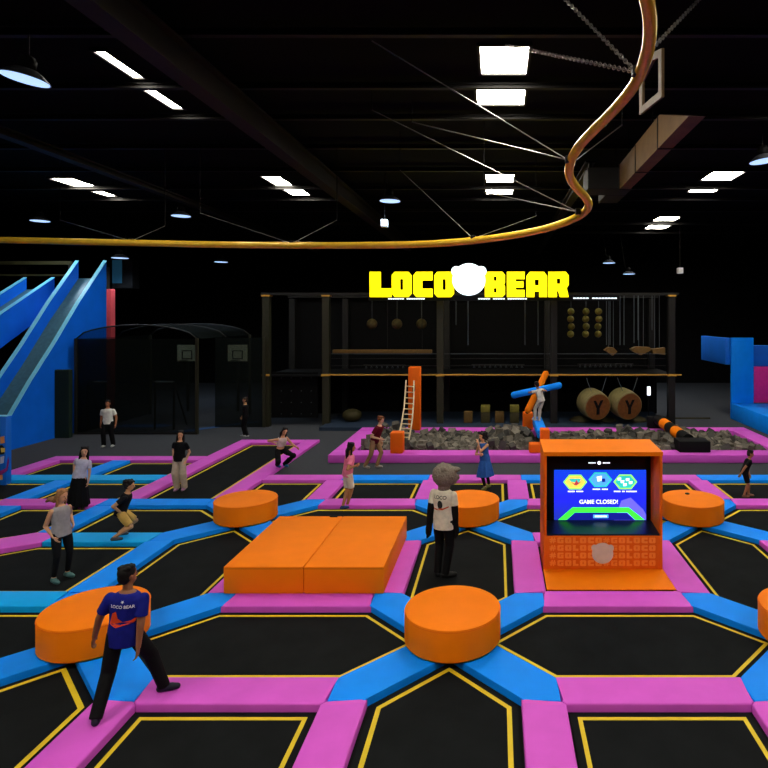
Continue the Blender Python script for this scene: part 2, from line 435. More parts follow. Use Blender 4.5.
def curve_mesh(name, splines, depth, bev=0.0):
    cu = bpy.data.curves.new(name, 'CURVE'); cu.dimensions = '2D'; cu.fill_mode = 'BOTH'; cu.extrude = depth; cu.bevel_depth = bev
    for s in splines:
        sp = cu.splines.new('POLY'); sp.points.add(len(s)-1)
        for p, q in zip(sp.points, s): p.co = (q[0], q[1], 0, 1)
        sp.use_cyclic_u = True
    o = bpy.data.objects.new(name, cu); COL.objects.link(o)
    me = bpy.data.meshes.new_from_object(o.evaluated_get(DG())); bpy.data.objects.remove(o); bpy.data.curves.remove(cu)
    me.name = name
    return me
def text_mesh(name, body, size, depth=.001):
    cu = bpy.data.curves.new(name, 'FONT'); cu.body = body; cu.size = size; cu.extrude = depth; cu.align_x = 'CENTER'; cu.align_y = 'CENTER'
    cu.offset = size*.02
    o = bpy.data.objects.new(name, cu); COL.objects.link(o)
    me = bpy.data.meshes.new_from_object(o.evaluated_get(DG())); bpy.data.objects.remove(o); bpy.data.curves.remove(cu)
    me.name = name
    return me
def put(me, name, m, parent, loc, rot=(PI/2,0,0), scale=1.0):
    o = bpy.data.objects.new(name, me)
    if not me.materials: me.materials.append(m)
    link(o, parent); o.location = loc; o.rotation_euler = rot; o.scale = (scale,)*3
    return o
def glyph_run(text, h, wscale=1.0, gap=.06):
    """splines for a whole run; returns splines, width"""
    x = 0; S = []
    for ch in text:
        if ch == ' ': x += .45*h; continue
        w, L = GLYPH[ch]
        for s in L: S.append([(x+p[0]*h*wscale, p[1]*h) for p in s])
        x += (w*wscale+gap)*h
    return S, x
def circle(cx, cy, r, n=28): return [(cx+r*math.cos(2*PI*i/n), cy+r*math.sin(2*PI*i/n)) for i in range(n)]

def plaque_mesh(name, r, depth, bev=0.0):
    """plain rounded plaque with two round lobes, one outline"""
    pts = []
    n = 140
    for i in range(n):
        a = 2*PI*i/n; best = r*(1+.03*abs(math.sin(a))**2) if math.sin(a) > 0 else r*(1-.08*abs(math.sin(a))**2)
        d = V((math.cos(a), math.sin(a)))
        for ex, ey in ((-.78,.56),(.78,.56)):
            c = V((ex*r, ey*r)); rr = .29*r
            b = d.dot(c); q = b*b-c.length_squared+rr*rr
            if q > 0: best = max(best, b+math.sqrt(q))
        pts.append((d.x*best, d.y*best))
    return curve_mesh(name, [pts], depth, bev)

# screen kiosk
K0, K1, KY, KB = .835, 2.945, 10.58, 11.5
kc = (K0+K1)/2
kiosk = empty('screen_kiosk', 'orange game kiosk cabinet with a blue screen', 'kiosk', (kc, KY, FZ))
def kb(name, m, x0, x1, y0, y1, z0, z1, bev=.008, parent=kiosk):
    o = MB().box(x0-kc, x1-kc, y0-KY, y1-KY, z0-FZ, z1-FZ, bev).build(name, m, parent); return shade_auto(o, 30)
low = kb('lower_panel', ORANGE_TRIM, K0, K1, KY, KB, FZ+.001, .60)
kb('side_panel', ORANGE_TRIM, K0, K0+.05, KY, KB, .60, 2.02)
kb('side_panel', ORANGE_TRIM, K1-.05, K1, KY, KB, .60, 2.02)
tp = MB().extrude([(0-.01, 2.02-FZ), (KB-KY, 2.02-FZ), (KB-KY, 2.13-FZ), (-.01, 2.09-FZ)], 'x', K0-kc-.005, K1-kc+.005).build('roof_panel', ORANGE, kiosk)
kb('back_panel', BLACK, K0+.05, K1-.05, 11.4, KB, .60, 2.02)
kb('bezel', BLACK, K0+.05, K1-.05, 11.2, 11.39, .60, 2.02)
MB().extrude([(.01, .60-FZ), (.61, .60-FZ), (.61, .67-FZ), (.01, .625-FZ)], 'x', K0+.05-kc, K1-.05-kc).build('shelf', mat('dark_teal_shelf', (10,24,34), .35), kiosk)
kb('apron', ORANGE, K0-.015, K1+.005, 9.79, KY-.004, FZ+.09, .012)
kb('apron_base', BLACKM, K0+.02, K1-.02, 9.85, KY-.004, FZ+.001, FZ+.088)
# screen
def screen_mat():
    m = bpy.data.materials.new('display_image'); m.use_nodes = True; nt = m.node_tree; b = nt.nodes['Principled BSDF']
    tc = nt.nodes.new('ShaderNodeTexCoord'); sp = nt.nodes.new('ShaderNodeSeparateXYZ'); nt.links.new(tc.outputs['Generated'], sp.inputs[0])
    rp = nt.nodes.new('ShaderNodeValToRGB'); e = rp.color_ramp.elements
    e[0].position = 0; e[0].color = (*srgb((30,50,160)), 1); e[1].position = 1; e[1].color = (*srgb((10,60,205)), 1)
    q = e.new(.45); q.color = (*srgb((28,35,225)), 1)
    nt.links.new(sp.outputs['Z'], rp.inputs[0])
    b.inputs['Base Color'].default_value = (0,0,0,1); b.inputs['Roughness'].default_value = .3
    nt.links.new(rp.outputs[0], b.inputs['Emission Color']); b.inputs['Emission Strength'].default_value = 1.0
    return m
SX0, SX1, SZ0, SZ1 = 1.075, 2.80, .68, 1.615
SYF = 11.17
scr = kb('screen', screen_mat(), SX0, SX1, SYF, 11.199, SZ0, SZ1, 0)
def E(name, rgb, s=1.0): return mat(name, rgb, .5, emit=s, var=.02)
eW = E('display_white', (235,240,250)); eG = E('display_green', (60,225,60)); eT = E('display_teal', (40,175,165)); eY = E('display_yellow', (225,190,80)); eN = E('display_navy', (12,20,120)); eS = E('display_sky', (70,150,225)); eR = E('display_red', (160,50,60)); eP = E('display_violet', (95,90,235)); eL = E('display_lime', (140,225,90))
def scr_xy(px, py): # from the 4.8x crop of the photo (540,440)
    X = SX0+(px-70)/(515-70)*(SX1-SX0); Z = SZ1-(py-148)/(398-148)*(SZ1-SZ0); return X-kc, Z-FZ
lay = [0]
def scr_poly(name, pts, m, parent=scr, lift=.003):
    lay[0] += 1
    P = [scr_xy(*p) for p in pts]
    me = curve_mesh(name, [P], .0006)
    return put(me, name, m, parent, (0, SYF-KY-lift, 0))
def hexpts(cx, cy, rx, ry): return [(cx-rx, cy), (cx-rx*.5, cy-ry), (cx+rx*.5, cy-ry), (cx+rx, cy), (cx+rx*.5, cy+ry), (cx-rx*.5, cy+ry)]
scr_poly('picture_band', [(360,398),(395,300),(440,285),(500,345),(514,370),(514,398)], eP, lift=.002)
scr_poly('green_frame', [(88,397),(158,334),(430,334),(508,397),(462,397),(424,360),(170,360),(130,397)], eG, lift=.004)
scr_poly('dark_band', [(132,397),(172,362),(420,362),(458,397)], eN, lift=.003)
for i, (cx, cy, m1, m2) in enumerate(((171,207,eL,eY),(293,195,eT,eS),(414,206,eL,eT))):
    scr_poly('game_tile', hexpts(cx, cy, 58, 37), m1, lift=.003)
    scr_poly('tile_picture', hexpts(cx, cy, 49, 30), m2, lift=.0045)
scr_poly('tile_picture', [(140,190),(200,190),(190,210),(150,205)], eT, lift=.006)
scr_poly('tile_picture', [(150,205),(168,215),(178,195),(185,210),(200,205),(178,224),(168,222)], eR, lift=.0075)
scr_poly('tile_picture', [(275,180),(300,175),(298,200),(280,205)], eW, lift=.006)
scr_poly('tile_picture', [(300,190),(315,188),(318,205),(302,208)], eN, lift=.006)
for p in ((385,192),(400,205),(425,195),(440,210),(412,220)):
    scr_poly('tile_picture', [(p[0]-9,p[1]-6),(p[0]+9,p[1]-8),(p[0]+7,p[1]+6),(p[0]-8,p[1]+7)], eW, lift=.006)
def dashes(parent, y, z, x0, x1, h, n, m, name='caption', breaks=()):
    mb = MB(); w = (x1-x0)/n
    for i in range(n):
        if i in breaks: continue
        mb.box(x0+i*w+w*.08, x0+(i+1)*w-w*.08, y-.002, y, z-h/2, z+h/2)
    return mb.build(name, m, parent)
for (a, b, y, n, br) in ((135,210,254,11,(5,)), (255,330,243,10,(5,)), (358,470,254,17,(5,8))):
    p = scr_xy(a, y); q = scr_xy(b, y)
    dashes(scr, SYF-KY-.003, p[1], p[0], q[0], .024, n, eW, breaks=br)
x, z = scr_xy(285, 307); put(text_mesh('closed_text', 'GAME CLOSED!', .105), 'closed_text', eW, scr, (x, SYF-KY-.004, z))
x0, z0 = scr_xy(258, 388); x1, z1 = scr_xy(332, 370)
MB().box(x0, x1, SYF-KY-.004, SYF-KY-.003, z0, z1).build('button', eS, scr); dashes(scr, SYF-KY-.0045, (z0+z1)/2, x0+.03, x1-.03, .03, 8, eW)
# header marks on the bezel
p = scr_xy(236, 113); q = scr_xy(342, 113)
dashes(kiosk, 11.2-KY-.001, p[1], p[0], p[0]+.14, .022, 6, eW, 'header_mark'); dashes(kiosk, 11.2-KY-.001, p[1], q[0]-.14, q[0], .022, 6, eW, 'header_mark')
put(curve_mesh('header_mark', [circle(0,0,.035,12)], .001), 'header_mark', eW, kiosk, ((p[0]+q[0])/2, 11.2-KY-.002, p[1]))
# raised pattern lettering and round badge on the lower panel
S, w = glyph_run('#GOLOCO#GOLOCO', .098, 1.0, .22)
rowm = curve_mesh('pattern_text', S, .004)
for i in range(4):
    o = put(rowm, 'pattern_text', ORANGE_LIGHT, low, (K0+.10-kc, -.003, .195-FZ+(i-1)*.135+.005))
    o.scale = ((K1-K0-.2)/w, 1, 1)
put(plaque_mesh('badge', .185, .008, .003), 'badge', mat('badge_cream', (205,190,180), .6), low, (1.875-kc, -.010, .285-FZ))

# ------------------------------------------------------------------ foam pit
PX0, PX1, PY0, PY1, PZ = -5.33, 9.75, 18.74, 23.5, .16
pit = empty('foam_pit', 'pink padded rim of the foam pit at the back', 'foam pit', (0, 21, FZ))
def pp(name, m, x0, x1, y0, y1, z0, z1, bev=.03, parent=None, orig=(0,21,FZ)):
    o = MB().box(x0-orig[0], x1-orig[0], y0-orig[1], y1-orig[1], z0-orig[2], z1-orig[2], bev).build(name, m, parent); return shade_auto(o, 30)
pp('front_pad', PINK, PX0, PX1, PY0, PY0+.72, FZ+.001, PZ, .03, pit)
pp('back_pad', PINK, PX0, PX1, PY1-.72, PY1, FZ+.001, PZ, .03, pit)
pp('side_pad', PINK, PX0, PX0+.72, PY0+.722, PY1-.722, FZ+.001, PZ, .03, pit)
pp('side_pad', PINK, PX1-.72, PX1, PY0+.722, PY1-.722, FZ+.001, PZ, .03, pit)
pp('pit_bed', BLACKM, PX0+.73, PX1-.73, PY0+.73, PY1-.73, FZ+.001, FZ+.02, 0, pit)
# foam cubes
def cube_mesh(i):
    mb = MB(); s = .15; mb.box(-s, s, -s, s, -s, s, .012)
    r = random.Random(i)
    for v in mb.b.verts: v.co += V((r.uniform(-.02,.02), r.uniform(-.02,.02), r.uniform(-.02,.02)))
    me = mb.mesh('foam_cube'); me.materials.append(FOAM[i % 3]); return me
CM = [cube_mesh(i) for i in range(6)]
X0, X1, Y0, Y1 = PX0+.74, PX1-.74, PY0+.74, PY1-.74
def heap(x, y):
    return .13*math.sin(x*1.3+.7)+.10*math.sin(x*2.9+y*1.7)+.07*math.cos(y*2.3+x*.6)
def rand_rot(): return (random.uniform(0, PI), random.uniform(0, PI), random.uniform(0, PI))
nx, ny = 37, 8; first = None; cnt = 0
for j in range(ny):
    for i in range(nx):
        x = X0+.22+(i+.5*(j % 2)*.9)*(X1-X0-.5)/nx+random.uniform(-.08,.08); y = Y0+.2+j*(Y1-Y0-.4)/(ny-1)+random.uniform(-.06,.06)
        if 1.25 < x < 1.75: continue
        if 6.0 < x < 6.65 : continue
        x = min(max(x, X0+.2), X1-.2); y = min(max(y, Y0+.2), Y1-.2)
        z = .10+max(-.05, heap(x, y))+random.uniform(-.04,.08)
        if first is None:
            o = bpy.data.objects.new('foam_cube', CM[0]); COL.objects.link(o); first = o
            tag(o, 'grey foam cube lying loose in the pink-rimmed foam pit', 'foam cube', 'loose foam cubes in the pit')
        else:
            o = first.copy(); o.data = CM[random.randrange(6)]; COL.objects.link(o)
        o.location = (x, y, z); o.rotation_euler = rand_rot(); s = random.uniform(.66,1.0); o.scale = (s, s*random.uniform(.7,1.1), s*random.uniform(.6,1)); cnt += 1
mb = MB()
for k in range(1300):
    x = random.uniform(X0+.2, X1-.2); y = random.uniform(Y0+.2, Y1-.2); s = random.uniform(.08,.13)
    if 1.25 < x < 1.8: continue
    M = Matrix.Translation((x, y, .06+max(-.05, heap(x, y))*.6-random.uniform(.0,.06))) @ Quaternion((random.random(), random.random(), random.random(), random.random())).normalized().to_matrix().to_4x4()
    mb.box(-s, s, -s, s, -s, s, 0, M)
tag(mb.build('foam_filling', FOAM[0]), 'deeper layer of grey foam pieces filling the pit', 'foam filling', None, 'stuff')

# ---- things across the pit
# orange pillar with rope ladder and front block
o = shade_auto(MB().box(-.225, .225, -.22, .22, 0, 2.43, .03).build('padded_pillar', ORANGE_TRIM), 30); o.location = (-3.18, 23.0, PZ)
tag(o, 'tall orange padded pillar at the back of the foam pit', 'pillar')
MB().box(-.05, .05, -.25, -.221, 1.5, 1.75, .01).build('anchor_plate', BLACK, o)
o = shade_auto(MB().box(-.2, .2, -.2, .2, 0, .66, .03).build('padded_post', ORANGE_TRIM), 30); o.location = (-3.2, 19.12, PZ)
tag(o, 'short orange post on the pit front rim below the ladder', 'post')
lad = empty('climbing_ladder', 'pale rope ladder leaning up to the orange pillar', 'ladder', (-3.4, 20, 0))
pts_l = []; pts_r = []
for k in range(13):
    f = k/12; sag = -.35*math.sin(PI*f)
    y = 20.4+f*2.25; z = .25+f*1.85+sag*.5
    pts_l.append(V((-3.43-f*.03+.05*math.sin(PI*f), y, z))); pts_r.append(V((-3.04-f*.12+.05*math.sin(PI*f), y, z-.02)))
for P in (pts_l, pts_r): MB().tube([p-lad.location for p in P], .028, 8).build('side_rope', ROPE, lad, True)
for k in range(1, 12): MB().tube([pts_l[k]-lad.location, pts_r[k]-lad.location], .022, 8).build('rung', ROPE, lad, True)
# blue balance beam with its orange ends
def boxthing(name, label, cat, m, x0, x1, y0, y1, z0, z1, bev=.03, group=None):
    c = ((x0+x1)/2, (y0+y1)/2, z0)
    o = shade_auto(MB().box(x0-c[0], x1-c[0], y0-c[1], y1-c[1], 0, z1-z0, bev).build(name, m), 30); o.location = c
    return tag(o, label, cat, group)
boxthing('padded_post', 'orange block on the front rim left of the kiosk roof', 'block', ORANGE_TRIM, 1.03, 1.42, 19.0, 19.4, PZ+.001, .44)
boxthing('padded_post', 'orange block at the near end of the blue balance beam', 'block', ORANGE_TRIM, 1.44, 1.74, 19.6, 20.0, FZ+.021, .80)
boxthing('padded_post', 'orange block at the far end behind the blue balance beam', 'block', ORANGE_TRIM, 1.0, 1.38, 22.85, 23.35, PZ+.001, .82)
bb = empty('balance_beam', 'blue balance beam crossing the foam pit', 'beam', (1.53, 21.4, FZ))
mb = MB(); mb.box(-.17, .17, -1.38, 1.38, .52, .80, .03); shade_auto(mb.build('foam_beam', BLUE, bb), 30)
for yy in (-1.0, 1.0): MB().box(-.05, .05, yy-.05, yy+.05, .022, .52).build('support_leg', STEEL, bb)
# rolling log
lg = empty('roller_log', 'black and orange striped roller log over the foam pit', 'roller log', (6.3, 21.2, FZ))
ya, yb = 19.75, 23.2
za, zb = .42, .50; N = 5
for i in range(N):
    a = V((.05*(1-i/N), ya+(yb-ya)*i/N-21.2, za+(zb-za)*i/N-FZ)); b = V((.05*(1-(i+1)/N), ya+(yb-ya)*(i+1)/N-21.2, za+(zb-za)*(i+1)/N-FZ))
    shade_auto(MB().tube([a+(b-a)*.005, b-(b-a)*.005], .20, 20).build('roller_section', BLACKM if i % 2 == 0 else ORANGE, lg), 40)
o = boxthing('padded_post', 'black block carrying the near end of the striped log', 'block', BLACKM, 5.85, 6.85, 19.05, 19.72, PZ+.001, .52)
boxthing('padded_post', 'black block carrying the far end of the striped log', 'block', BLACKM, 5.9, 6.6, 23.21, 23.49, PZ+.001, .62)

# ------------------------------------------------------------------ two-storey obstacle course
FY = 25.0
fr = empty('obstacle_course_frame', 'dark two-storey obstacle course frame behind the foam pit', 'climbing frame', (0, FY, FZ))
def fb(name, m, x0, x1, y0, y1, z0, z1, bev=0, parent=fr):
    return MB().box(x0, x1, y0-FY, y1-FY, z0-FZ, z1-FZ, bev).build(name, m, parent)
colx = [(265.5-CX)*FY/F, (325.5-CX)*FY/F, (440-CX)*FY/F, (554-CX)*FY/F, (672-CX)*FY/F]
for i, x in enumerate(colx):
    c = fb('column', FRAMEM if i < 3 else STEEL, x-.14, x+.14, FY, FY+.28, FZ+.001, 5.38)
    MB().box(x-.17, x+.17, -.03, .31, 5.38-FZ, 5.44-FZ).build('cap', GOLDRAIL, c)
    MB().box(x-.18, x+.18, -.04, 0, 2.03-FZ, 2.12-FZ).build('collar', GOLDRAIL, c)
    fb('column', STEEL, x-.14, x+.14, FY+3.2, FY+3.48, FZ+.001, 5.38)
fb('deck_edge', GOLDRAIL, colx[1]+.14, colx[4]+.4, FY-.02, FY+.06, 2.06, 2.11)
fb('deck', BLACKM, colx[0]-.2, colx[4]+.3, FY+.3, FY+3.4, 1.98, 2.05)
fb('roof_beam', STEEL, colx[0]-.2, colx[4]+.3, FY, FY+.25, 5.44, 5.54)
fb('roof_beam', STEEL, colx[0]-.2, colx[4]+.3, FY+3.2, FY+3.45, 5.44, 5.54)
for z in (2.45, 2.75, 2.95): fb('railing', DROPE if z == 2.95 else STEEL, colx[1]+.2, colx[4]-.2, FY+.1, FY+.13, z, z+.02)
fb('back_sheet', WALL, colx[0]-.2, colx[4]+.3, FY+3.5, FY+3.55, FZ+.001, 5.5)
fb('base_mat', mat('navy_floor_mat', (30,44,62), .7), colx[1], colx[4], FY-.9, FY+3.2, FZ+.001, .04)
# rungs / pegs panel in the left bay
pb = empty('peg_board', 'dark peg board with rows of pale pegs in the left bay', 'climbing board', ((292-CX)*25.5/F, 25.5, FZ))
MB().box(-1.1, 1.1, 0, .06, .3, 2.25).build('board', WALL, pb)
for y in (378, 391, 402.5, 414):
    for x in (271, 281, 291, 301, 311):
        q = at(x, y, 25.45)-pb.location
        MB().tube([q, q+V((0,.06,0))], .016, 8).build('peg', DROPE, pb)
# small clips
def clip_row(x0, x1, y, n, lab):
    a, b = at(x0, y, 25.2), at(x1, y, 25.2)
    t = empty('grip_rail', lab, 'grip rail', ((a.x+b.x)/2, 25.2, a.z)); L = (b.x-a.x)/2
    MB().tube([(-L-.1, 0, .08), (L+.1, 0, .08)], .02, 8).build('rail', STEEL, t)
    for i in range(n):
        x = -L+2*L*i/(n-1)
        MB().tube([(x, 0, .08), (x-.03, 0, -.05), (x+.04, 0, -.05), (x, 0, .08)], .011, 6).build('grip', DROPE, t)
    return t
clip_row(366, 403, 367, 8, 'row of pale grips left of the sign column')
clip_row(474, 522, 366.5, 10, 'row of pale grips under the middle of the sign')
clip_row(580, 631, 366, 11, 'row of pale grips above the hanging barrels')
# hanging balls
def hang_ball(px, py, d, r, m, lab, grp, top):
    p = at(px, py, d)
    o = empty('hanging_ball', lab, 'ball', p, 0, grp)
    MB().ellipsoid((0,0,0), r, r, r).build('ball', m, o, True)
    MB().tube([(0,0,r*.97), (0,0,top-p.z)], .012, 6).build('rope', DROPE, o)
    return o
for px, w in ((372,'left'), (397,'middle'), (421.5,'right')):
    hang_ball(px, 324, 25.8, .23, mat('olive_brown_ball', (70,60,28), .6, var=.35, scale=14), '%s one of three brown balls hung under the word on the left of the sign' % w, 'brown hanging balls', 5.44)
ROWW = ['top', 'second', 'third', 'bottom']
for ci, (px, cw) in enumerate(((571,'left'), (586,'middle'), (598.5,'right'))):
    for k, py in enumerate((311.5, 319, 326.5, 334)):
        p = at(px+random.uniform(-.6,.6), py, 25.8)
        o = empty('climbing_ball', '%s yellow ball on the %s hanging string of four' % (ROWW[k], cw), 'ball', p, 0, 'yellow balls hung on three strings')
        MB().ellipsoid((0,0,0), .15, .15, .15).build('ball', BALLY, o, True)
    MB()
    s = MB().tube([at(px, 338, 25.8), V((at(px, 338, 25.8).x, 25.8, 5.44))], .012, 6).build('hanging_string', DROPE)
    tag(s, '%s dark string carrying four yellow balls' % cw, 'string', 'strings of the yellow balls')
# beam with padding on upper floor
a, b = at(333, 351, 25.5), at(432, 351.5, 25.5)
t = empty('hanging_beam', 'long tan padded beam on the upper floor left', 'beam', (a+b)/2); L = (b.x-a.x)/2
shade_auto(MB().box(-L, L, -.1, .1, -.08, .07, .02).build('padding', TAN, t), 30)
for x in (-L*.8, L*.1, L*.8): MB().tube([(x,0,.1), (x,0,5.44-t.location.z)], .012, 6).build('rope', STEEL, t)
# tan holds on the right
def hold(px, py, pts, lab):
    p = at(px, py, 25.5); t = empty('hanging_hold', lab, 'climbing hold', p, 0, 'tan climbing holds on the upper floor')
    s = 25.5/F; P = [((x-px)*s, (py-y)*s) for x, y in pts]
    shade_auto(MB().extrude(ccw(P), 'y', -.2, .2).build('block', TAN, t), 30)
    for x in (-.1, .1): MB().tube([(x,0,.05), (x,0,5.44-p.z)], .012, 6).build('rope', DROPE, t)
hold(611, 350, [(604,350),(608,347),(613,347.5),(616.5,351.5),(612,355.5)], 'small pointed tan hold left of the long one')
hold(641, 350, [(630,349),(635,346.5),(649,347),(650,350),(640,355),(632,351)], 'long tan hold with hooked underside')
hold(657, 351, [(651,349),(664,347.5),(664,354.5),(652,353.5)], 'short square tan hold at the right end')
for px, y1, lab in ((606.5,345,'first thin rope right of the yellow ball strings'),(610,345,'second thin rope right of the yellow ball strings'),(620,345,'third thin rope right of the yellow ball strings'),
                    (624,345,'fourth thin rope right of the yellow ball strings'),(634,343,'fifth thin rope right of the yellow ball strings'),(638,340,'sixth thin rope right of the yellow ball strings'),
                    (652,330,'seventh and last thin rope right of the yellow ball strings'),(468,345,'thin long rope straight below the round white emblem'),(456,325,'short thin rope just right of the middle frame column'),
                    (525,345,'left one of two thin ropes left of the yellow ball strings'),(538,345,'right one of two thin ropes left of the yellow ball strings')):
    p = at(px, y1, 25.7); q = V((p.x, p.y, 5.44))
    o = MB().tube([p-q, V((0,0,0))], .018, 6).build('hanging_rope', DROPE); o.location = q
    tag(o, lab, 'rope', 'thin ropes hung from the frame')
# stepping blocks on the lower floor
def steps(px0, px1, py0, py1, lab, two):
    d = 25.3; a, b = at(px0, py1, d), at(px1, py0, d)
    t = empty('stepping_block', lab, 'block', ((a.x+b.x)/2, d, .041), 0, 'yellow stepping blocks on the lower floor'); w = (b.x-a.x)/2; h = b.z-.04
    if two:
        shade_auto(MB().box(-w, w, -w, w, 0, h*.6, .02).build('lower_block', OLIVE, t), 30); shade_auto(MB().box(-w, w, -w, w, h*.61, h, .02).build('upper_block', BALLY, t), 30)
    else: shade_auto(MB().box(-w, w, -w, w, 0, h, .02).build('foam_block', mat('ochre_padding', (85,62,24), .7), t), 30)
steps(464, 472.5, 411.5, 422, 'low ochre block, leftmost of the four', False)
steps(481, 490, 405, 422, 'tall yellow double block beside the leftmost one', True)
steps(495, 504, 411.5, 422, 'low ochre block between the two tall ones', False)
steps(510, 519, 405, 422, 'tall yellow double block nearest the white-clad climber', True)
# barrels
def barrel(px, py, lab):
    d = 24.6; p = at(px, py, d)
    t = empty('hanging_barrel', lab, 'barrel', p, 0, 'wooden barrels on ropes')
    ax = V((-.26, .95, .14)).normalized(); R = V((0,0,1)).rotation_difference(ax).to_matrix()
    shade_auto(MB().lathe([(.54,0),(.58,.03),(.62,.45),(.60,.85),(.56,.9)], M=R, n=32).build('shell', BARREL_SIDE, t), 40)
    MB().lathe([(.535,-.012),(.54,.0)], M=R, n=32).build('front_lid', BARREL, t)
    Rm = R.to_4x4()
    yp = [(-.22,.28),(-.10,.28),(0,.06),(.10,.28),(.22,.28),(.07,-.05),(.07,-.32),(-.07,-.32),(-.07,-.05)]
    me = curve_mesh('letter_mark', [yp], .004); o = put(me, 'letter_mark', BLACKM, t, (0,0,0))
    z = -ax; x = V((1,0,0)); x = (x-z*x.dot(z)).normalized(); y = z.cross(x)
    M = Matrix((x, y, z)).transposed().to_4x4(); M.translation = -ax*.02
    o.matrix_local = M
    for dx, dy in ((-.35,.2),(.3,.25)):
        MB().tube([(dx*.6, dy, .53), (dx*1.3, dy, 1.98-p.z)], .014, 6).build('rope', DROPE, t)
barrel(598, 407, 'left one of two round barrels marked with dark Y')
barrel(629.5, 406.5, 'right one of two round barrels marked with dark Y')
for px, w in ((581, 'left'), (606,'middle'), (636,'right')):
    p = at(px, 421, 25.6)
    o = MB().lathe([(.5,0),(.45,.08),(.3,.16),(.05,.2)], n=24).build('dome_mat', OLIVE, None, True); o.location = (p.x, 25.7, .041)
    tag(o, '%s olive dome mat under the hanging barrels' % w, 'mat', 'olive dome mats under the barrels')
o = MB().box(-.07, .07, 0, .05, -.19, .19).build('light_box', E('white_light_box', (235,240,250), 1.2)); o.location = at(649, 391, 26); tag(o, 'small upright white light right of the barrels', 'light'); o.location.y = 26
MB().box(-.03,.03,.05,.09,-5,.19).b.free()
MB().tube([(0,.07,-o.location.z+FZ), (0,.07,.1)], .02, 6).build('post', STEEL, o)
o = MB().ellipsoid((0,0,0), .42, .4, .28).build('crash_cushion', OLIVE, None, True); p = at(352, 418, 25.6); o.location = (p.x, 25.6, .29); tag(o, 'olive cushion lying on the lower floor left', 'cushion')

# ------------------------------------------------------------------ glowing sign
SY = 24.55; ss = SY/F
sign = empty('illuminated_sign', 'glowing yellow letter sign with round white emblem over the frame', 'sign', (at(469, 297, SY).x, SY, at(469, 297, SY).z))
eSY = mat('sign_yellow_glow', (0,0,0), .5, lin=(1.0,.86,0.0), emit=1.05, var=.005)
eSW = mat('sign_white_glow', (0,0,0), .5, lin=(.80,.93,1.0), emit=1.0, var=.005)
def sx(px): return (px-469)*ss
H = 25*ss
LET = [('L',369.5,392),('O',391.5,412),('C',413,433),('O',434,454.5),('B',484.5,505.5),('E',506.5,525),('A',526,547.5),('R',548,569)]
for ch, a, b in LET:
    w, Ls = GLYPH[ch]; k = (sx(b)-sx(a)-.045)/w
    me = curve_mesh('letter', [[(p[0]*k, p[1]*H) for p in s] for s in Ls], .05, .003)
    put(me, 'letter', eSY, sign, (sx(a)+.022, -.02, 0))
put(plaque_mesh('emblem', 16.0*ss, .06, .015), 'emblem', eSW, sign, (sx(469), -.12, (297-280.5)*ss))
dashes(sign, -.02, -.075, sx(388), sx(425), .05, 16, eSW, 'small_lettering', (7,))
dashes(sign, -.02, -.075, sx(478), sx(527), .05, 20, eSW, 'small_lettering', (5,11))
dashes(sign, -.02, -.05, sx(573), sx(617), .05, 14, eSW, 'small_lettering', (5,))
MB().box(sx(368), sx(620), .04, .12, -.16, .06).build('mounting_rail', BLACKM, sign)
for x in (sx(400), sx(540)): MB().box(x-.04, x+.04, .12, .44, -.14, .05).build('bracket', STEEL, sign)

# ------------------------------------------------------------------ slides on the left
SLIDE_BLUE = mat('slide_blue_panel', (0,0,0), .5, lin=(.004,.15,.80), var=.06, scale=1.5, spec=.15)
def slide(name_label, xr, xl, prof, wall_h, solid, wdep):
    t = empty('slide', name_label, 'slide', (xr, prof[0][0], FZ))
    P = [(y-prof[0][0], z-FZ) for y, z in prof]
    for x, nm in ((xr, 'side_wall'), (xl, 'side_wall')):
        if solid: poly = P+[(P[-1][0], .001), (P[0][0], .001)]
        else: poly = P+[(y, z-wall_h) for y, z in P[::-1]]
        o = MB().extrude(poly, 'x', x-xr-.06, x-xr+.06).build('side_wall', SLIDE_BLUE, t)
        e = MB()
        for (y0, z0), (y1, z1) in zip(P[:-1], P[1:]): e.extrude([(y0, z0), (y1, z1), (y1, z1+.03), (y0, z0+.03)], 'x', x-xr-.08, x-xr+.08)
        e.build('top_trim', EDGE, o)
    bed = MB()
    B = [(y, z-wdep) for y, z in P]
    for (y0, z0), (y1, z1) in zip(B[:-1], B[1:]): bed.extrude([(y0, z0), (y1, z1), (y1, z1-.06), (y0, z0-.06)], 'x', xl-xr+.062, -.062)
    bed.build('slide_bed', SLIDEBED, t)
    if not solid:
        for y, z in (P[1], P[3]):
            for x in (.0, xl-xr): MB().box(x-.05, x+.05, y-.05, y+.05, .001, z-.6).build('support_post', BEAMM, t)
    return t
slide('steep blue slide with tall side wall at the left', -16.9, -18.1, [(20.6,1.06),(21.5,2.18),(22.65,3.48),(24.0,5.12),(25.65,6.93)], 1.2, True, .75)
slide('wavy blue slide farther left behind the steep one', -19.1, -20.3, [(20.2,2.75),(21.5,3.7),(22.9,4.66),(24.2,5.4),(25.6,6.2)], 1.3, False, .5)
MB
def tower():
    t = empty('slide_tower', 'dark platform tower at the top of the slides', 'tower', (-20.6, 27.2, FZ))
    for x in (-2.0, 2.0):
        for y in (-1.2, 1.2): MB().box(x-.08, x+.08, y-.08, y+.08, .001, 7.0).build('post', BEAMM, t)
    MB().box(-2.1, 2.1, -1.3, 1.3, 5.55, 5.7).build('deck', BEAMM, t)
    MB().box(-2.1, 2.1, -1.3, -1.25, 6.9, 7.05).build('top_rail', OLIVE, t)
    MB().box(-2.1, 2.1, -1.3, -1.25, 6.4, 6.48).build('mid_rail', OLIVE, t)
tower()
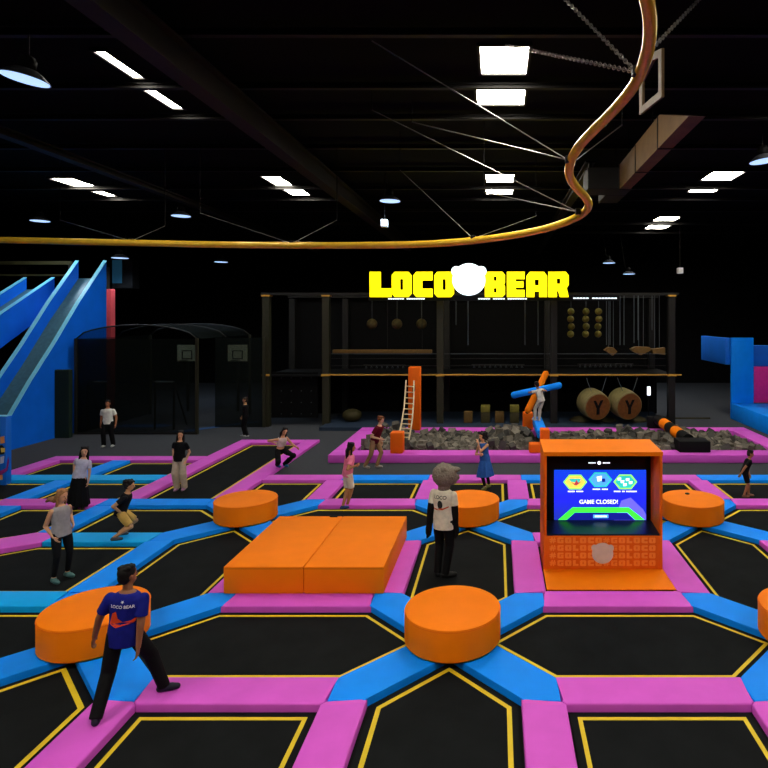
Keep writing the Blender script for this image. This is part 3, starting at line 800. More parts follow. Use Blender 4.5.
o = MB().box(-.16, .16, -.16, .16, 0, 5.9, .02).build('padded_column', RED); o.location = (at(109.6, 300, 27.5).x, 27.5, FZ+.001); tag(o, 'tall coral red padded column right of the slides', 'column')
# dim teal hanging box
p = at(122, 274, 29); t = empty('projector_box', 'dim teal glass box near the top of the slides', 'box', p)
MB().box(-.5, .5, 0, .6, -.7, .7, .02).build('housing', BLACKM, t); MB().box(-.47, .0, -.01, 0, -.45, .68).build('glass', TEAL, t)
MB().tube([(0,.3,.7), (0,.3,CH-p.z)], .03, 8).build('hanger', STEEL, t)
# blue padded wall at the left edge
t = empty('padded_wall', 'blue padded wall with printed marks at the left edge', 'wall pad', (-14.7, 16.35, FZ))
shade_auto(MB().box(-1.4, 1.3, -.12, .08, .001, 1.88, .02).build('pad_panel', DEEP_BLUE, t), 30)
MB().box(-1.4, 1.3, -.12, .08, 1.88, 1.90).build('top_trim', EDGE, t)
def wp(px, py): q = at(px, py, 16.22); return (q.x+14.7, q.z-FZ)
def wallmark(pts, m, lift): put(curve_mesh('printed_mark', [[wp(*p) for p in pts]], .001), 'printed_mark', m, t, (0, -.121-lift, 0))
wallmark([(0,437),(4,436),(4.5,443),(0,444)], mat('print_peach', (235,150,90), .5), .001)
wallmark([(-3,446),(2,445),(5,449),(4,454),(-2,455)], mat('print_black', (12,12,18), .5), .001)
wallmark([(.5,448),(4.5,448),(4.8,452),(1,452.5)], mat('print_yellow', (235,205,90), .5), .003)
wallmark([(0,457),(4,456),(3.5,463),(0,464)], mat('print_white', (190,195,225), .5), .001)
wallmark([(-2,472),(6,468),(8,456),(9,462),(7,471),(-2,477)], mat('print_magenta', (150,40,130), .5), .002)
wallmark([(-1,475),(2.5,475),(2.5,480),(-1,480)], mat('print_peach', (235,150,90), .5), .004)

# ------------------------------------------------------------------ net cage
NET = net_mat('dark_net', (10,16,13), .56, 60)
cg = empty('sports_cage', 'dark netted sports cage with arched roof behind the trampolines', 'cage', (-14, 23.4, FZ))
XL, XM, XR = -2.55, 2.2, 4.25
YB_ = 5.0; zt = 3.75
mb = MB(); mb.box(XL, XM, -.005, .005, .001, zt); mb.build('front_net', NET, cg)
MB().box(XL-.005, XL+.005, 0, YB_, .001, zt).build('side_net', NET, cg)
MB().box(XM, XR, 1.5, 1.51, .001, zt).build('front_net', NET, cg)
arc = [(XL+(XM-XL)*i/16, zt+.55*math.sin(PI*i/16)**.5) for i in range(17)]
mb = MB()
for (x0, z0), (x1, z1) in zip(arc[:-1], arc[1:]):
    v = [mb.b.verts.new(q) for q in ((x0,0,z0),(x1,0,z1),(x1,YB_,z1),(x0,YB_,z0))]; mb.b.faces.new(v)
mb.build('roof_net', NET, cg)
for y in (0, YB_/2, YB_): MB().tube([(x, y, z) for x, z in arc], .03, 8).build('roof_hoop', STEEL, cg, True)
for x, y in ((XL,0),(XM,0),(XL,YB_),(XM,YB_),(XR,1.5)): MB().box(x-.05, x+.05, y-.05, y+.05, .001, zt+.02).build('post', FRAMEM, cg)
MB().box(XL, XM, -.03, .03, .001, .08).build('base_rail', STEEL, cg)
GREENP = mat('dark_green_pad', (14,34,22), .8)
o = MB().box(-.35, .35, -.1, .1, 0, 2.6, .03).build('corner_pad', GREENP); o.location = (at(61, 400, 22.7).x, 22.75, FZ+.001); tag(o, 'dark green padding panel beside the steep slide', 'wall pad')
# football goals
def goal(px0, px1, py, d, lab):
    a, b = at(px0, py, d), at(px1, py, d); h = a.z-FZ; w = abs(b.x-a.x)
    t = empty('goal_frame', lab, 'goal', (a.x, d, FZ), 0, 'goal frames in the cage')
    s = 1 if b.x > a.x else -1
    MB().tube([(0,0,.001), (0,0,h), (0,0,h)], .05, 8).build('post', STEEL, t); MB().tube([(0,0,h), (s*w,0,h)], .04, 8).build('crossbar', mat('pale_steel', (120,125,120), .5), t)
    MB().tube([(s*w,0,.001), (s*w,0,h)], .04, 8).build('post', STEEL, t)
    MB().tube([(0,0,h), (0,1.0,.03)], .03, 8).build('brace', STEEL, t)
goal(88, 106, 382, 24.4, 'goal frame in the left half of the cage')
goal(174, 155, 382, 24.4, 'goal frame in the right half of the cage')
BF = mat('blue_turf_line', (10,60,110), .8)
o = MB().prism([(0,0),(.5,0),(2.9,2.6),(2.4,2.6)], 0, .008).build('floor_stripe', BF); o.location = (-13.3, 23.6, FZ+.001); tag(o, 'blue stripe painted on the cage floor on the right', 'floor marking')
o = MB().prism([(0,0),(2.3,0),(2.6,.6),(.4,.6)], 0, .008).build('floor_stripe', BF); o.location = (-16.3, 24.9, FZ+.001); tag(o, 'blue stripe painted on the cage floor on the left', 'floor marking')
# basketball backboards
def backboard(px, py, d, w, h, lab):
    p = at(px, py, d); t = empty('basketball_hoop', lab, 'basketball hoop', p, 0, 'basketball hoops')
    MB().box(-w/2, w/2, 0, .04, -h/2, h/2).build('backboard', BOARDM, t)
    q = MB(); a, b = w*.24, h*.26
    q.box(-a-.03, a+.03, -.006, 0, b-.12, b-.08); q.box(-a-.03, -a+.02, -.006, 0, -b-.1, b-.08); q.box(a-.02, a+.03, -.006, 0, -b-.1, b-.08); q.box(-a, a, -.006, 0, -b-.1, -b-.05)
    q.build('target_square', STEEL, t)
    MB().tube([(.2*math.cos(i*PI/8), -.28+.2*math.sin(i*PI/8), -h/2+.06) for i in range(17)], .012, 6).build('rim', STEEL, t)
    MB().box(-.05, .05, .04, .14, -p.z+FZ+.001, h*.3).build('pole', STEEL, t)
backboard(187, 353, 29.2, .95, .8, 'dim basketball backboard seen through the cage')
backboard(237.5, 353, 29.2, .95, .8, 'dim basketball backboard right of the cage')

# ------------------------------------------------------------------ blue play block on the right
t = empty('foam_play_block', 'large blue padded block structure with pink panel at the right edge', 'play structure', (10.6, 26.9, FZ))
def rb(name, m, x0, x1, y0, y1, z0, z1): return shade_auto(MB().box(x0-10.6, x1-10.6, y0-26.9, y1-26.9, z0-FZ, z1-FZ, .03).build(name, m, t), 30)
rb('base_block', BLUE, 10.6, 15.5, 20.5, 26.9, FZ+.001, .62)
rb('tower_block', BLUE, 10.6, 11.62, 26.91, 27.06, FZ+.001, 3.58)
rb('wall_block', DEEP_BLUE, 10.35, 10.59, 26.95, 30.2, 2.36, 3.57)
rb('wall_block', DEEP_BLUE, 11.63, 15.5, 27.2, 28, 2.26, 3.20)
rb('pink_panel', MAGENTA, 11.63, 15.5, 27.0, 28, .63, 2.25)
o = MB().box(-2.2, 2.2, -.02, .02, 0, .06).build('floor_trim', OLIVE); o.location = (at(698, 412, 26.5).x-.6, 27, FZ+.001); o.scale = (.6,1,1); tag(o, 'thin pale strip on the floor left of the blue play block', 'strip')

# ------------------------------------------------------------------ ceiling: lights, beams, ducts, lamps
def ceil_light(x0, x1, y0, y1, lab):
    t = empty('ceiling_light', lab, 'ceiling light', ((x0+x1)/2, (y0+y1)/2, CH), 0, 'ceiling light panels')
    w, l = (x1-x0)/2, (y1-y0)/2
    MB().box(-w, w, -l, l, -.03, -.005).build('diffuser', PANEL, t)
    MB().ring_prism([(-w-.06,-l-.06),(w+.06,-l-.06),(w+.06,l+.06),(-w-.06,l+.06)], [(-w-.002,-l-.002),(w+.002,-l-.002),(w+.002,l+.002),(-w-.002,l+.002)], -.06, -.001).build('frame', STEEL, t)
cc = CH-CZ
def px_light(xa, xb, ya, yb, lab):
    """panel bounds measured at its far edge (yb: lower edge in the photo)"""
    d0, d1 = F*cc/(CY-ya), F*cc/(CY-yb)
    X0, X1 = (xa-CX)*d0/F, (xb-CX)*d0/F
    ceil_light(X0, X1, d0, d1, lab)
px_light(480, 529, 44, 72, 'large bright ceiling light above the sign, nearer of its pair')
px_light(476, 526, 83, 103, 'bright ceiling light above the sign, farther of its pair')
px_light(94, 105, 49, 76, 'narrow slanted ceiling light at upper left, nearer one')
px_light(144, 155, 88, 107, 'narrow slanted ceiling light at upper left, farther one')
px_light(49, 72, 177, 185, 'ceiling light far left, nearer of its pair')
px_light(91, 102, 190, 195, 'ceiling light far left, farther small one')
px_light(261, 279, 175, 184, 'ceiling light left of the middle pendant lamp, nearer one')
px_light(281, 300, 187, 194, 'ceiling light left of the middle pendant lamp, farther one')
px_light(486, 514, 173, 181, 'small ceiling light in the middle distance, nearer of its pair')
px_light(486, 513, 187, 193, 'small ceiling light in the middle distance, farther of its pair')
px_light(713, 745, 170.5, 179, 'ceiling light on the right, nearer of the bigger pair')
px_light(697, 725, 184.5, 191, 'ceiling light on the right, farther of the bigger pair')
px_light(659, 681, 216, 220, 'ceiling light far right, nearer of the smallest pair')
px_light(650, 671, 224.5, 228, 'ceiling light far right, farther of the smallest pair')
# the same rows go on over and behind the photographer
k = 0
for x in (-15.4, -7.7, .1, 7.8):
    for y in (-6.5, 1.2, 2.9):
        k += 1
        ceil_light(x-.6, x+.6, y, y+1.2, 'ceiling light in the rows above the photographer')
ceil_light(7.3, 8.5, 10.9, 12.2, 'ceiling light in the rows beyond the right edge')
ceil_light(7.3, 8.5, 12.8, 13.9, 'ceiling light in the rows beyond the right edge')
def beam(name, lab, x0, x1, y0, y1, z0, z1, m=BEAMM, grp='dark ceiling beams'):
    c = ((x0+x1)/2, (y0+y1)/2, z0); mb = MB(); w, l, h = (x1-x0)/2, (y1-y0)/2, z1-z0
    tw = .25*min(w, l)
    mb.box(-w, w, -l, l, 0, .05); mb.box(-w, w, -l, l, h-.05, h-.001)
    if w < l: mb.box(-tw, tw, -l, l, .05, h-.05)
    else: mb.box(-w, w, -tw, tw, .05, h-.05)
    o = mb.build(name, m); o.location = c; return tag(o, lab, 'beam', grp)
beam('ceiling_beam', 'dark brown roof beam running away on the left', -5.55, -5.2, 2, 36, 8.55, CH-.4)
beam('ceiling_beam', 'dark brown roof beam running away right of the middle lights', 2.6, 2.9, 17.5, 40, 8.8, CH-.4)
beam('ceiling_beam', 'dark roof beam running away at far left', -12.2, -11.9, 2, 40, 8.9, CH-.4)
for i, y in enumerate((7.4, 10.2, 12.55, 14.5, 17.0, 19.6, 22.35, 24.5, 27, 30.8, 34)):
    beam('roof_purlin', 'thin dark purlin under the ceiling, number %d counted from the photographer' % (i+1), -29.9, 23.9, y-.06, y+.06, CH-.2, CH-.07, STEEL, 'roof purlins')
# ducts
du = empty('air_duct', 'brownish sheet metal air duct hanging at upper right', 'duct', (3.9, 13.4, 8.0))
du.location = (3.5, 13.4, 8.0)
cuts = [(10.4,10.4),(12.4,12.4),(14.4,14.4),(16.3,16.3)]
for i in range(3):
    ya_, yb__ = cuts[i][0]+.01-13.4, cuts[i+1][0]-.01-13.4
    pl_ = [(ya_, 0), (yb__, 0), (yb__, .67), (ya_, .67)] if i else [(ya_, 0), (yb__, 0), (yb__, .67), (yb__-.12, .67)]
    MB().extrude(pl_, 'x', -.15, .15).build('duct_section', DUCTM, du)
    MB().box(-.165, .165, yb__-.02, yb__+.03, -.015, .685).build('flange', STEEL, du)
for y in (0, 2.4): MB().tube([(0, y, .67), (0, y, CH-8.0)], .015, 6).build('hanger', BLACKM, du)
du2 = empty('branch_duct', 'darker duct elbow behind the end of the long duct', 'duct', (3.4, 17, 7.9))
MB().box(-.85, .4, -.3, .6, .2, .8, .02).build('duct_section', STEEL, du2); MB().box(-.2, .4, .61, 1.8, .2, .8, .02).build('duct_section', STEEL, du2)
MB().tube([(0,0,.8), (0,0,CH-7.9)], .015, 6).build('hanger', STEEL, du2)
pl = empty('duct_bracket', 'pale perforated metal bracket behind the gold tube', 'bracket', at(650, 85, 9.0))
mb = MB(); c0 = at(650, 85, 9.0)
outer = [at(639, 115, 9.6), at(661, 97, 8.3), at(661, 48, 8.3), at(653, 52, 8.7), at(639, 82, 9.6)]
P = [p-c0 for p in outer]
yz = [(p.y, p.z) for p in P]
def sc2(poly, f, c): return [(c[0]+(p[0]-c[0])*f, c[1]+(p[1]-c[1])*f) for p in poly]
cen = (sum(p[0] for p in yz)/5, sum(p[1] for p in yz)/5)
inn = sc2(yz, .72, cen)
A = [[mb.b.verts.new((x, p[0], p[1])) for p in Q] for x in (-.02, .02) for Q in (yz, inn)]
for i in range(5):
    j = (i+1) % 5; bo, bi, to, ti = A
    mb.b.faces.new((to[i], to[j], ti[j], ti[i])); mb.b.faces.new((bo[i], bi[i], bi[j], bo[j])); mb.b.faces.new((bo[i], bo[j], to[j], to[i])); mb.b.faces.new((bi[j], bi[i], ti[i], ti[j]))
br = mb.build('plate', DUCTM, pl); br.rotation_euler = (0,0,0); br.location = (P[0].x*0+.0, 0, 0)
MB().tube([(0,-.4,.45), (0,-.4,CH-c0.z)], .02, 6).build('hanger', BLACKM, pl)
# pendant lamps
def lamp_first():
    t = empty('pendant_lamp', 'large bell pendant lamp at the upper left corner', 'lamp', (0,0,0), 0, 'bell pendant lamps')
    shade_auto(MB().lathe([(.36,0),(.37,.0),(.26,.10),(.17,.16),(.13,.17)], n=32).build('shade', mat('lamp_shade_grey', (70,72,78), .4, metal=.3), t, True), 50)
    MB().lathe([(.345,-.008),(.345,-.002)], n=32).build('lens', LAMPDISC, t)
    MB().lathe([(.13,.17),(.13,.32),(.09,.38),(.03,.40)], n=20).build('lamp_housing', BLACKM, t, True)
    MB().tube([(0,0,.40), (0,0,1.0)], .012, 6).build('rod', STEEL, t)
    return t
l0 = lamp_first(); firstlamp = True
for px, py, z, lab, tilt in ((25,79,8.5,None,.16), (181,216,8.5,'bell pendant lamp above the left part of the gold tube',0), (390,201,8.5,'bell pendant lamp in the upper middle',0),
                       (40,221,8.5,'small pendant lamp just above the gold tube at far left',0), (764,161,8.5,'pendant lamp cut off at the right edge',-.1),
                       (120,258,7.25,'tiny far pendant lamp right of the slide top',0), (221,262,7.6,'tiny far pendant lamp below the gold tube',0),
                       (609,263,7.6,'tiny far pendant lamp right of the sign, upper one',0), (629,274,7.1,'tiny far pendant lamp right of the sign, lower one',0)):
    c = l0 if firstlamp else copy_tree(l0)
    firstlamp = False
    d = F*(z-CZ)/(CY-py); c.location = at(px, py, d); c.rotation_euler = (0, tilt, 0)
    if lab: c['label'] = lab
    bl = bpy.data.lights.new('lamp_bulb', 'SPOT'); bl.energy = 170; bl.color = (.62,.80,1.0); bl.spot_size = math.radians(150); bl.spot_blend = .6; bl.shadow_soft_size = .3
    bo = bpy.data.objects.new('lamp_bulb', bl); COL.objects.link(bo); bo.parent = c; bo.location = (0,0,-.03)
    for ch in c.children:
        if ch.name.startswith('rod'): ch.scale = (1,1,1); ch.location = (0,0,0); L = (CH-z-.40-.002); ch.scale.z = L/.6; ch.location.z = .40-.40*ch.scale.z
        if ch.name.startswith('rod') and tilt: ch.rotation_euler = (0,-tilt,0); ch.location.x = .42*math.sin(tilt)*1.0; 
def cctv(px, py, d, lab):
    p = at(px, py, d); t = empty('hanging_box', lab, 'box', p)
    MB().box(-.12, .12, -.12, .12, -.16, .1, .02).build('body', WHITE, t); MB().tube([(0,0,.1), (0,0,CH-p.z)], .02, 6).build('rod', STEEL, t)
cctv(384.5, 222.5, 21, 'small pale box hanging under the middle pendant lamp')
cctv(680, 270, 27, 'small white box hanging at the right of the sign')
# gold tube track
path = [(-260,239,14.6),(-60,239.5,14.4),(0,240,14.3),(70,241.5,14.2),(140,243,14.1),(210,244.5,14.0),(280,245.2,13.8),(340,245.4,13.5),(400,244.8,13.2),(450,242.6,12.9),(500,237.3,12.6),(540,230,12.3),(566,222,12.0),(582,214,11.7),(588.5,206,11.4),(586,198,11.1),(576,187,10.7),(570,177,10.4),(569.5,167,10.1),(573,156,9.8),(581,144,9.5),(593,131,9.1),(607,117,8.7),(621,102,8.2),(634,85,7.7),(643,66,7.2),(648.5,45,6.8),(650,22,6.4),(647,0,6.1),(640,-30,5.8),(622,-80,5.4)]
ctrl = [at(*p) for p in path]
def catmull(P, n=8):
    out = []
    for i in range(len(P)-1):
        p0, p1, p2, p3 = P[max(i-1,0)], P[i], P[i+1], P[min(i+2,len(P)-1)]
        for k in range(n):
            t = k/n; out.append(.5*((2*p1)+(p2-p0)*t+(2*p0-5*p1+4*p2-p3)*t*t+(3*p1-p0-3*p2+p3)*t**3))
    out.append(P[-1]); return out
track = empty('glider_track', 'curving gold tube track hung under the ceiling', 'track', ctrl[12])
MB().tube([p-ctrl[12] for p in catmull(ctrl)], .078, 16).build('tube', GOLD, track, True)
# clamps and chains
def chain(a, b, lab, links=True, r=.011, L=.085):
    a, b = V(a), V(b); t = (b-a); n = int(t.length/(L*.72)) if links else 0
    if not links:
        o = MB().tube([a-a, b-a], r, 6).build('suspension_cable', CHAINM)
    else:
        d = t.normalized(); up = V((0,0,1)); s = d.cross(up).normalized(); u = s.cross(d); mb = MB()
        for i in range(n):
            c = d*(t.length*(i+.5)/n); w = s if i % 2 else u
            ring = []
            for k in range(9):
                th = 2*PI*k/8; ring.append(c+d*(L*.5*math.cos(th))+w*(.026*math.sin(th)))
            mb.tube(ring, r*.75, 5, caps=False)
        o = mb.build('suspension_chain', CHAINM)
    o.location = a-ctrl[12]; o.parent = track
    if b.z < CH-.1: MB().tube([b-a, V((b.x, b.y, CH-.001))-a], .012, 6).build('hanger', BLACKM, o)
    return o
hp = CH-.002
def ceil_at(px, py): 
    d = F*(hp-CZ)/(CY-py); return at(px, py, d)
def clampon(i, px, py, d):
    p = at(px, py, d)-ctrl[12]
    MB().box(p.x-.05, p.x+.05, p.y-.05, p.y+.05, p.z-.05, p.z+.07, .01).build('clamp', STEEL, track)
J = [(636,72,7.35),(568,160,9.9),(578,212,11.6),(473,238.5,12.75),(292,243.5,13.75),(131,241,14.15)]
for i, j in enumerate(J): clampon(i, *j)
def up_to(px, py, z, d0): return at(px, py, d0)
chain(at(*J[0]), at(552, -14, 8.9), 'steel chain rising to upper left from the nearest clamp')
chain(at(*J[0]), at(505, 45, 10.9), 'steel chain running left from the nearest clamp')
chain(at(646,55,7.0), at(712, -14, 8.9), 'steel chain rising to upper right from the gold tube')
chain(at(*J[1]), at(372, 41, 10.6), 'long cable crossing in front of the lights from the tube bend', False)
chain(at(*J[1]), at(412, 122, 13.5), 'cable running left from the tube bend', False)
chain(at(576,160,9.8), at(622, 125, 12), 'cable running right from the tube bend', False)
chain(at(*J[2]), at(372, 110, 13), 'long cable crossing below the large lights to the lower bend', False)
chain(at(*J[2]), at(484, 192, 15), 'short cable running left from the lower bend', False)
chain(at(*J[3]), at(400, 170, 16), 'cable rising to the left beside the middle pendant lamp', False)
chain(at(*J[3]), at(536, 216, 17), 'cable rising to the right below the sign lights', False)
chain(at(*J[4]), at(337, 220, 17), 'cable rising to the right from the left middle clamp', False)
chain(at(*J[4]), at(200, 213, 17), 'cable rising to the left from the left middle clamp', False)
chain(at(*J[5]), at(60, 220, 17), 'cable rising to the left from the leftmost clamp', False)
chain(at(*J[5]), at(165, 226, 17), 'cable rising to the right from the leftmost clamp', False)
#PEOPLE_BEGIN
# ------------------------------------------------------------------ people
def remesh(mb, voxel, it=4, name='body', fac=.5):
    me = mb.mesh('tmp'); o = bpy.data.objects.new('tmp', me); COL.objects.link(o)
    m = o.modifiers.new('r', 'REMESH'); m.mode = 'VOXEL'; m.voxel_size = voxel; m.use_smooth_shade = True
    if it: q = o.modifiers.new('s', 'SMOOTH'); q.factor = fac; q.iterations = it
    out = bpy.data.meshes.new_from_object(o.evaluated_get(DG())); bpy.data.objects.remove(o); bpy.data.meshes.remove(me)
    for p in out.polygons: p.use_smooth = True
    out.name = name
    return out
def ik(a, b, l1, l2, pole):
    d = b-a; L = d.length; mx = (l1+l2)*.995
    if L > mx: b = a+d*(mx/L); d = b-a; L = mx
    L = max(L, abs(l1-l2)+.02)
    t = d.normalized(); x = (l1*l1-l2*l2+L*L)/(2*L); h = math.sqrt(max(l1*l1-x*x, 0))
    p = pole-t*pole.dot(t); p = p.normalized() if p.length > 1e-4 else V((0,0,1))
    return a+t*x+p*h, b
def ell(c, side, front, rx, ry, n=20):
    return [c+side*(rx*math.cos(2*PI*i/n))+front*(ry*math.sin(2*PI*i/n)) for i in range(n)]
def cloth_m(name, rgb): return mat(name, rgb, .8, var=.12, scale=14, bump=.08, spec=.12)
def project(root, target, me, name, m, origin, xdir, ydir, direction, lift=.004):
    """lay a flat mark onto a garment"""
    b = bmesh.new(); b.from_mesh(target.data); tree = BVHTree.FromBMesh(b); b.free()
    bm = bmesh.new(); bm.from_mesh(me)
    bmesh.ops.triangulate(bm, faces=bm.faces)
    bmesh.ops.subdivide_edges(bm, edges=[e for e in bm.edges if e.calc_length() > .02], cuts=2)
    for v in bm.verts:
        p = origin+xdir*v.co.x+ydir*v.co.y; hit = tree.ray_cast(p-direction*.6, direction)
        v.co = (hit[0]-direction*lift) if hit[0] is not None else p
    nm = bpy.data.meshes.new(name); bm.to_mesh(nm); bm.free(); nm.materials.append(m)
    return link(bpy.data.objects.new(name, nm), target)

def person(label, h, face, pel, neck, head, feet, hands, gz, skin, top, bottom, hair, shoes=(20,20,22), woman=False, head_face=None,
           d=None, toe=None, hi=False, auto=True, sleeve=.62, big_head=None, gloves=None, eyes=True, wide=1.0, poles=None, hand_dd=(0,0), lean=0.0, waist=-.07, knee_out=.15):
    s = h/1.75
    fw = V((math.cos(math.radians(face)), math.sin(math.radians(face)), 0)); rt = V((fw.y, -fw.x, 0)); Z = V((0,0,1))
    hf = face if head_face is None else head_face
    fp = [ground(*f, gz) if d is None else at(f[0], f[1], d) for f in feet]   # order: left, right
    D = (fp[0].y+fp[1].y)/2
    rootp = (fp[0]+fp[1])/2
    P = at(*pel, D)
    nk = at(*neck, D); up = (nk-P+fw*lean*s); up.normalize()
    if auto:
        for _ in range(40):
            hh = [P-rt*.088*s, P+rt*.088*s]
            aa = [fp[i]+Z*.085*s-V((math.cos(math.radians(face if toe is None else toe[i])), math.sin(math.radians(face if toe is None else toe[i])), 0))*.03*s for i in (0, 1)]
            e = max((hh[i]-aa[i]).length for i in (0, 1))-.836*s
            P = P-Z*(e*.7)
    N = P+up*.50*s
    hd = (at(*head, D)-nk); hd = (hd.normalized()+Z*.5).normalized(); HC = N+hd*(.185*s)
    toes = [math.radians(face if toe is None else toe[i]) for i in (0, 1)]
    td = [V((math.cos(t), math.sin(t), 0)) for t in toes]
    hip = [P-rt*.088*s, P+rt*.088*s]
    ank = [fp[i]-td[i]*.03*s+Z*.085*s for i in (0, 1)]
    kn = [None, None]
    for i in (0, 1):
        kn[i], ank[i] = ik(hip[i], ank[i], .43*s, .42*s, fw+rt*(knee_out*(-1 if i == 0 else 1)))
    sw = (.155 if woman else .18)*s
    sd = rt.copy(); sd = (sd-up*sd.dot(up)).normalized(); fr = up.cross(sd); 
    if fr.dot(fw) < 0: fr = -fr
    sh = [N-up*.075*s-sd*sw, N-up*.075*s+sd*sw]
    wr = [at(hands[i][0], hands[i][1], D+hand_dd[i]) for i in (0, 1)]; el = [None, None]
    for i in (0, 1):
        pole = -fw*1.0-up*.4+sd*(.5*(-1 if i == 0 else 1))
        if poles and poles[i] is not None: pole = V(poles[i])
        hv = (wr[i]-sh[i]).normalized()
        el[i], wr[i] = ik(sh[i], wr[i]-hv*.07*s, .29*s, .255*s, pole)
    root = empty('person', label, 'person', (rootp.x, rootp.y, gz))
    R0 = V(root.location)
    def L(p): return p-R0
    SK = mat('skin_%d_%d_%d' % skin, skin, .55, var=.05, spec=.25)
    # ---- body: one continuous surface
    b = MB(); w = .88 if woman else 1.0
    prof = [(-.10,.10,.085),(-.05,.15,.105),(.03,.158 if woman else .15,.108),(.14,.125*w,.092),(.26,.145*w,.105),(.37,.165*w,.112),(.43,.155*w,.10),(.475,.115*w,.085),(.515,.065,.062)]
    b.rings([ell(L(P+up*(z*s)), sd, fr, rx*s, ry*s) for z, rx, ry in prof])
    b.capsule(L(N-up*.04*s), L(N+(HC-N)*.6), .056*s*w, .052*s*w)
    # head frame
    hfw = V((math.cos(math.radians(hf)), math.sin(math.radians(hf)), 0)); hfw = (hfw-hd*hfw.dot(hd)).normalized(); hr = hfw.cross(hd)
    HM = Matrix((hr, hfw, hd)).transposed(); k = s if h > 1.5 else s*1.12
    def HP(x, y, z): return L(HC)+HM @ V((x*k, y*k, z*k))
    if big_head is None:
        b.ellipsoid(HP(0,-.005,.025), .077*k, .096*k, .095*k, HM)
        b.ellipsoid(HP(0,.022,-.045), .058*k, .068*k, .078*k, HM)
        b.capsule(HP(0,.085,.01), HP(0,.104,-.022), .011*k, .016*k, 8, 2)
        b.capsule(HP(-.016,.080,-.066), HP(.016,.080,-.066), .012*k, .012*k, 8, 2)
        for e in (-1, 1): b.ellipsoid(HP(.077*e,-.01,-.005), .012*k, .022*k, .034*k, HM)
    for i in (0, 1):
        o_ = -1 if i == 0 else 1
        b.capsule(L(sh[i]), L(el[i]), .054*s*w, .043*s*w); b.capsule(L(el[i]), L(wr[i]), .043*s*w, .029*s*w)
        fd = (wr[i]-el[i]).normalized()
        # hand: palm, four bent fingers, thumb
        palmn = (-sd*o_); palmn = (palmn-fd*palmn.dot(fd)).normalized(); ac = fd.cross(palmn).normalized()
        if ac.dot(fw) < 0: ac = -ac
        pc = wr[i]+fd*.052*s
        HMx = Matrix((ac, palmn, fd)).transposed()
        b.ellipsoid(L(pc), .042*s, .017*s, .058*s, HMx); 
        for q, ln in enumerate((.068,.076,.071,.055)):
            bs = wr[i]+fd*.09*s+ac*((.030-.020*q)*s); mid = bs+(fd*.9+palmn*.3).normalized()*ln*.5*s; tip = mid+(fd*.65+palmn*.75).normalized()*ln*.5*s
            b.capsule(L(bs-fd*.02*s), L(mid), .0095*s, .0088*s, 8, 2); b.capsule(L(mid), L(tip), .0088*s, .0075*s, 8, 2)
        tb = wr[i]+fd*.03*s+ac*.032*s; tm = tb+(fd*.7+ac*.6+palmn*.25).normalized()*.035*s; tt = tm+(fd*.95+palmn*.35).normalized()*.03*s
        b.capsule(L(tb), L(tm), .012*s, .0105*s, 8, 2); b.capsule(L(tm), L(tt), .0105*s, .0085*s, 8, 2)
        b.capsule(L(hip[i]), L(kn[i]), .082*s, .056*s); b.capsule(L(kn[i]), L(kn[i]+(ank[i]-kn[i])*.35), .054*s, .053*s); b.capsule(L(kn[i]+(ank[i]-kn[i])*.3), L(ank[i]), .053*s, .036*s)
        hl = ank[i]-Z*.045*s-td[i]*.03*s; tp_ = ank[i]-Z*.055*s+td[i]*.13*s
        b.capsule(L(ank[i]), L(hl), .036*s, .034*s, 10, 3); b.capsule(L(hl), L(tp_), .034*s, .026*s, 10, 3)
    vx = (.0065 if hi else .0085)*s
    me = remesh(b, vx, 3); me.materials.append(SK)
    body = link(bpy.data.objects.new('body', me), root)
    # ---- eyes and mouth
    if big_head is None and eyes:
        for e in (-1, 1):
            q = MB(); q.ellipsoid(HP(.030*e,.083,.012), .013*k, .008*k, .008*k, HM, 10, 6); q.build('eye', mat('eye_dark', (30,22,20), .3), body, True)
        q = MB(); q.capsule(HP(-.02,.087,-.060), HP(.02,.087,-.060), .006*k, .006*k, 8, 2); q.build('lips', mat('lip', (130,62,55), .5), body, True)
    # ---- shoes
    SM = mat('shoe_%d_%d_%d' % shoes, shoes, .6)
    for i in (0, 1):
        q = MB(); hl = ank[i]-Z*.045*s-td[i]*.035*s; tp_ = ank[i]-Z*.052*s+td[i]*.155*s; bal = ank[i]-Z*.05*s+td[i]*.09*s
        q.capsule(L(hl), L(bal), .044*s, .050*s, 12, 3); q.capsule(L(bal), L(tp_), .048*s, .036*s, 12, 3); q.tube([L(ank[i]-Z*.05*s), L(ank[i]+Z*.01*s)], .048*s, 12)
        for v in q.b.verts:
            v.co.z = max(v.co.z, L(ank[i]).z-.084*s)
        mm = remesh(q, .009*s, 2, 'shoe'); mm.materials.append(SM); link(bpy.data.objects.new('shoe', mm), root)
    # ---- lower garment
    kind, rgb = bottom
    BM = cloth_m('%s_%d_%d_%d' % (kind, *rgb), rgb)
    q = MB(); vz = .011*s
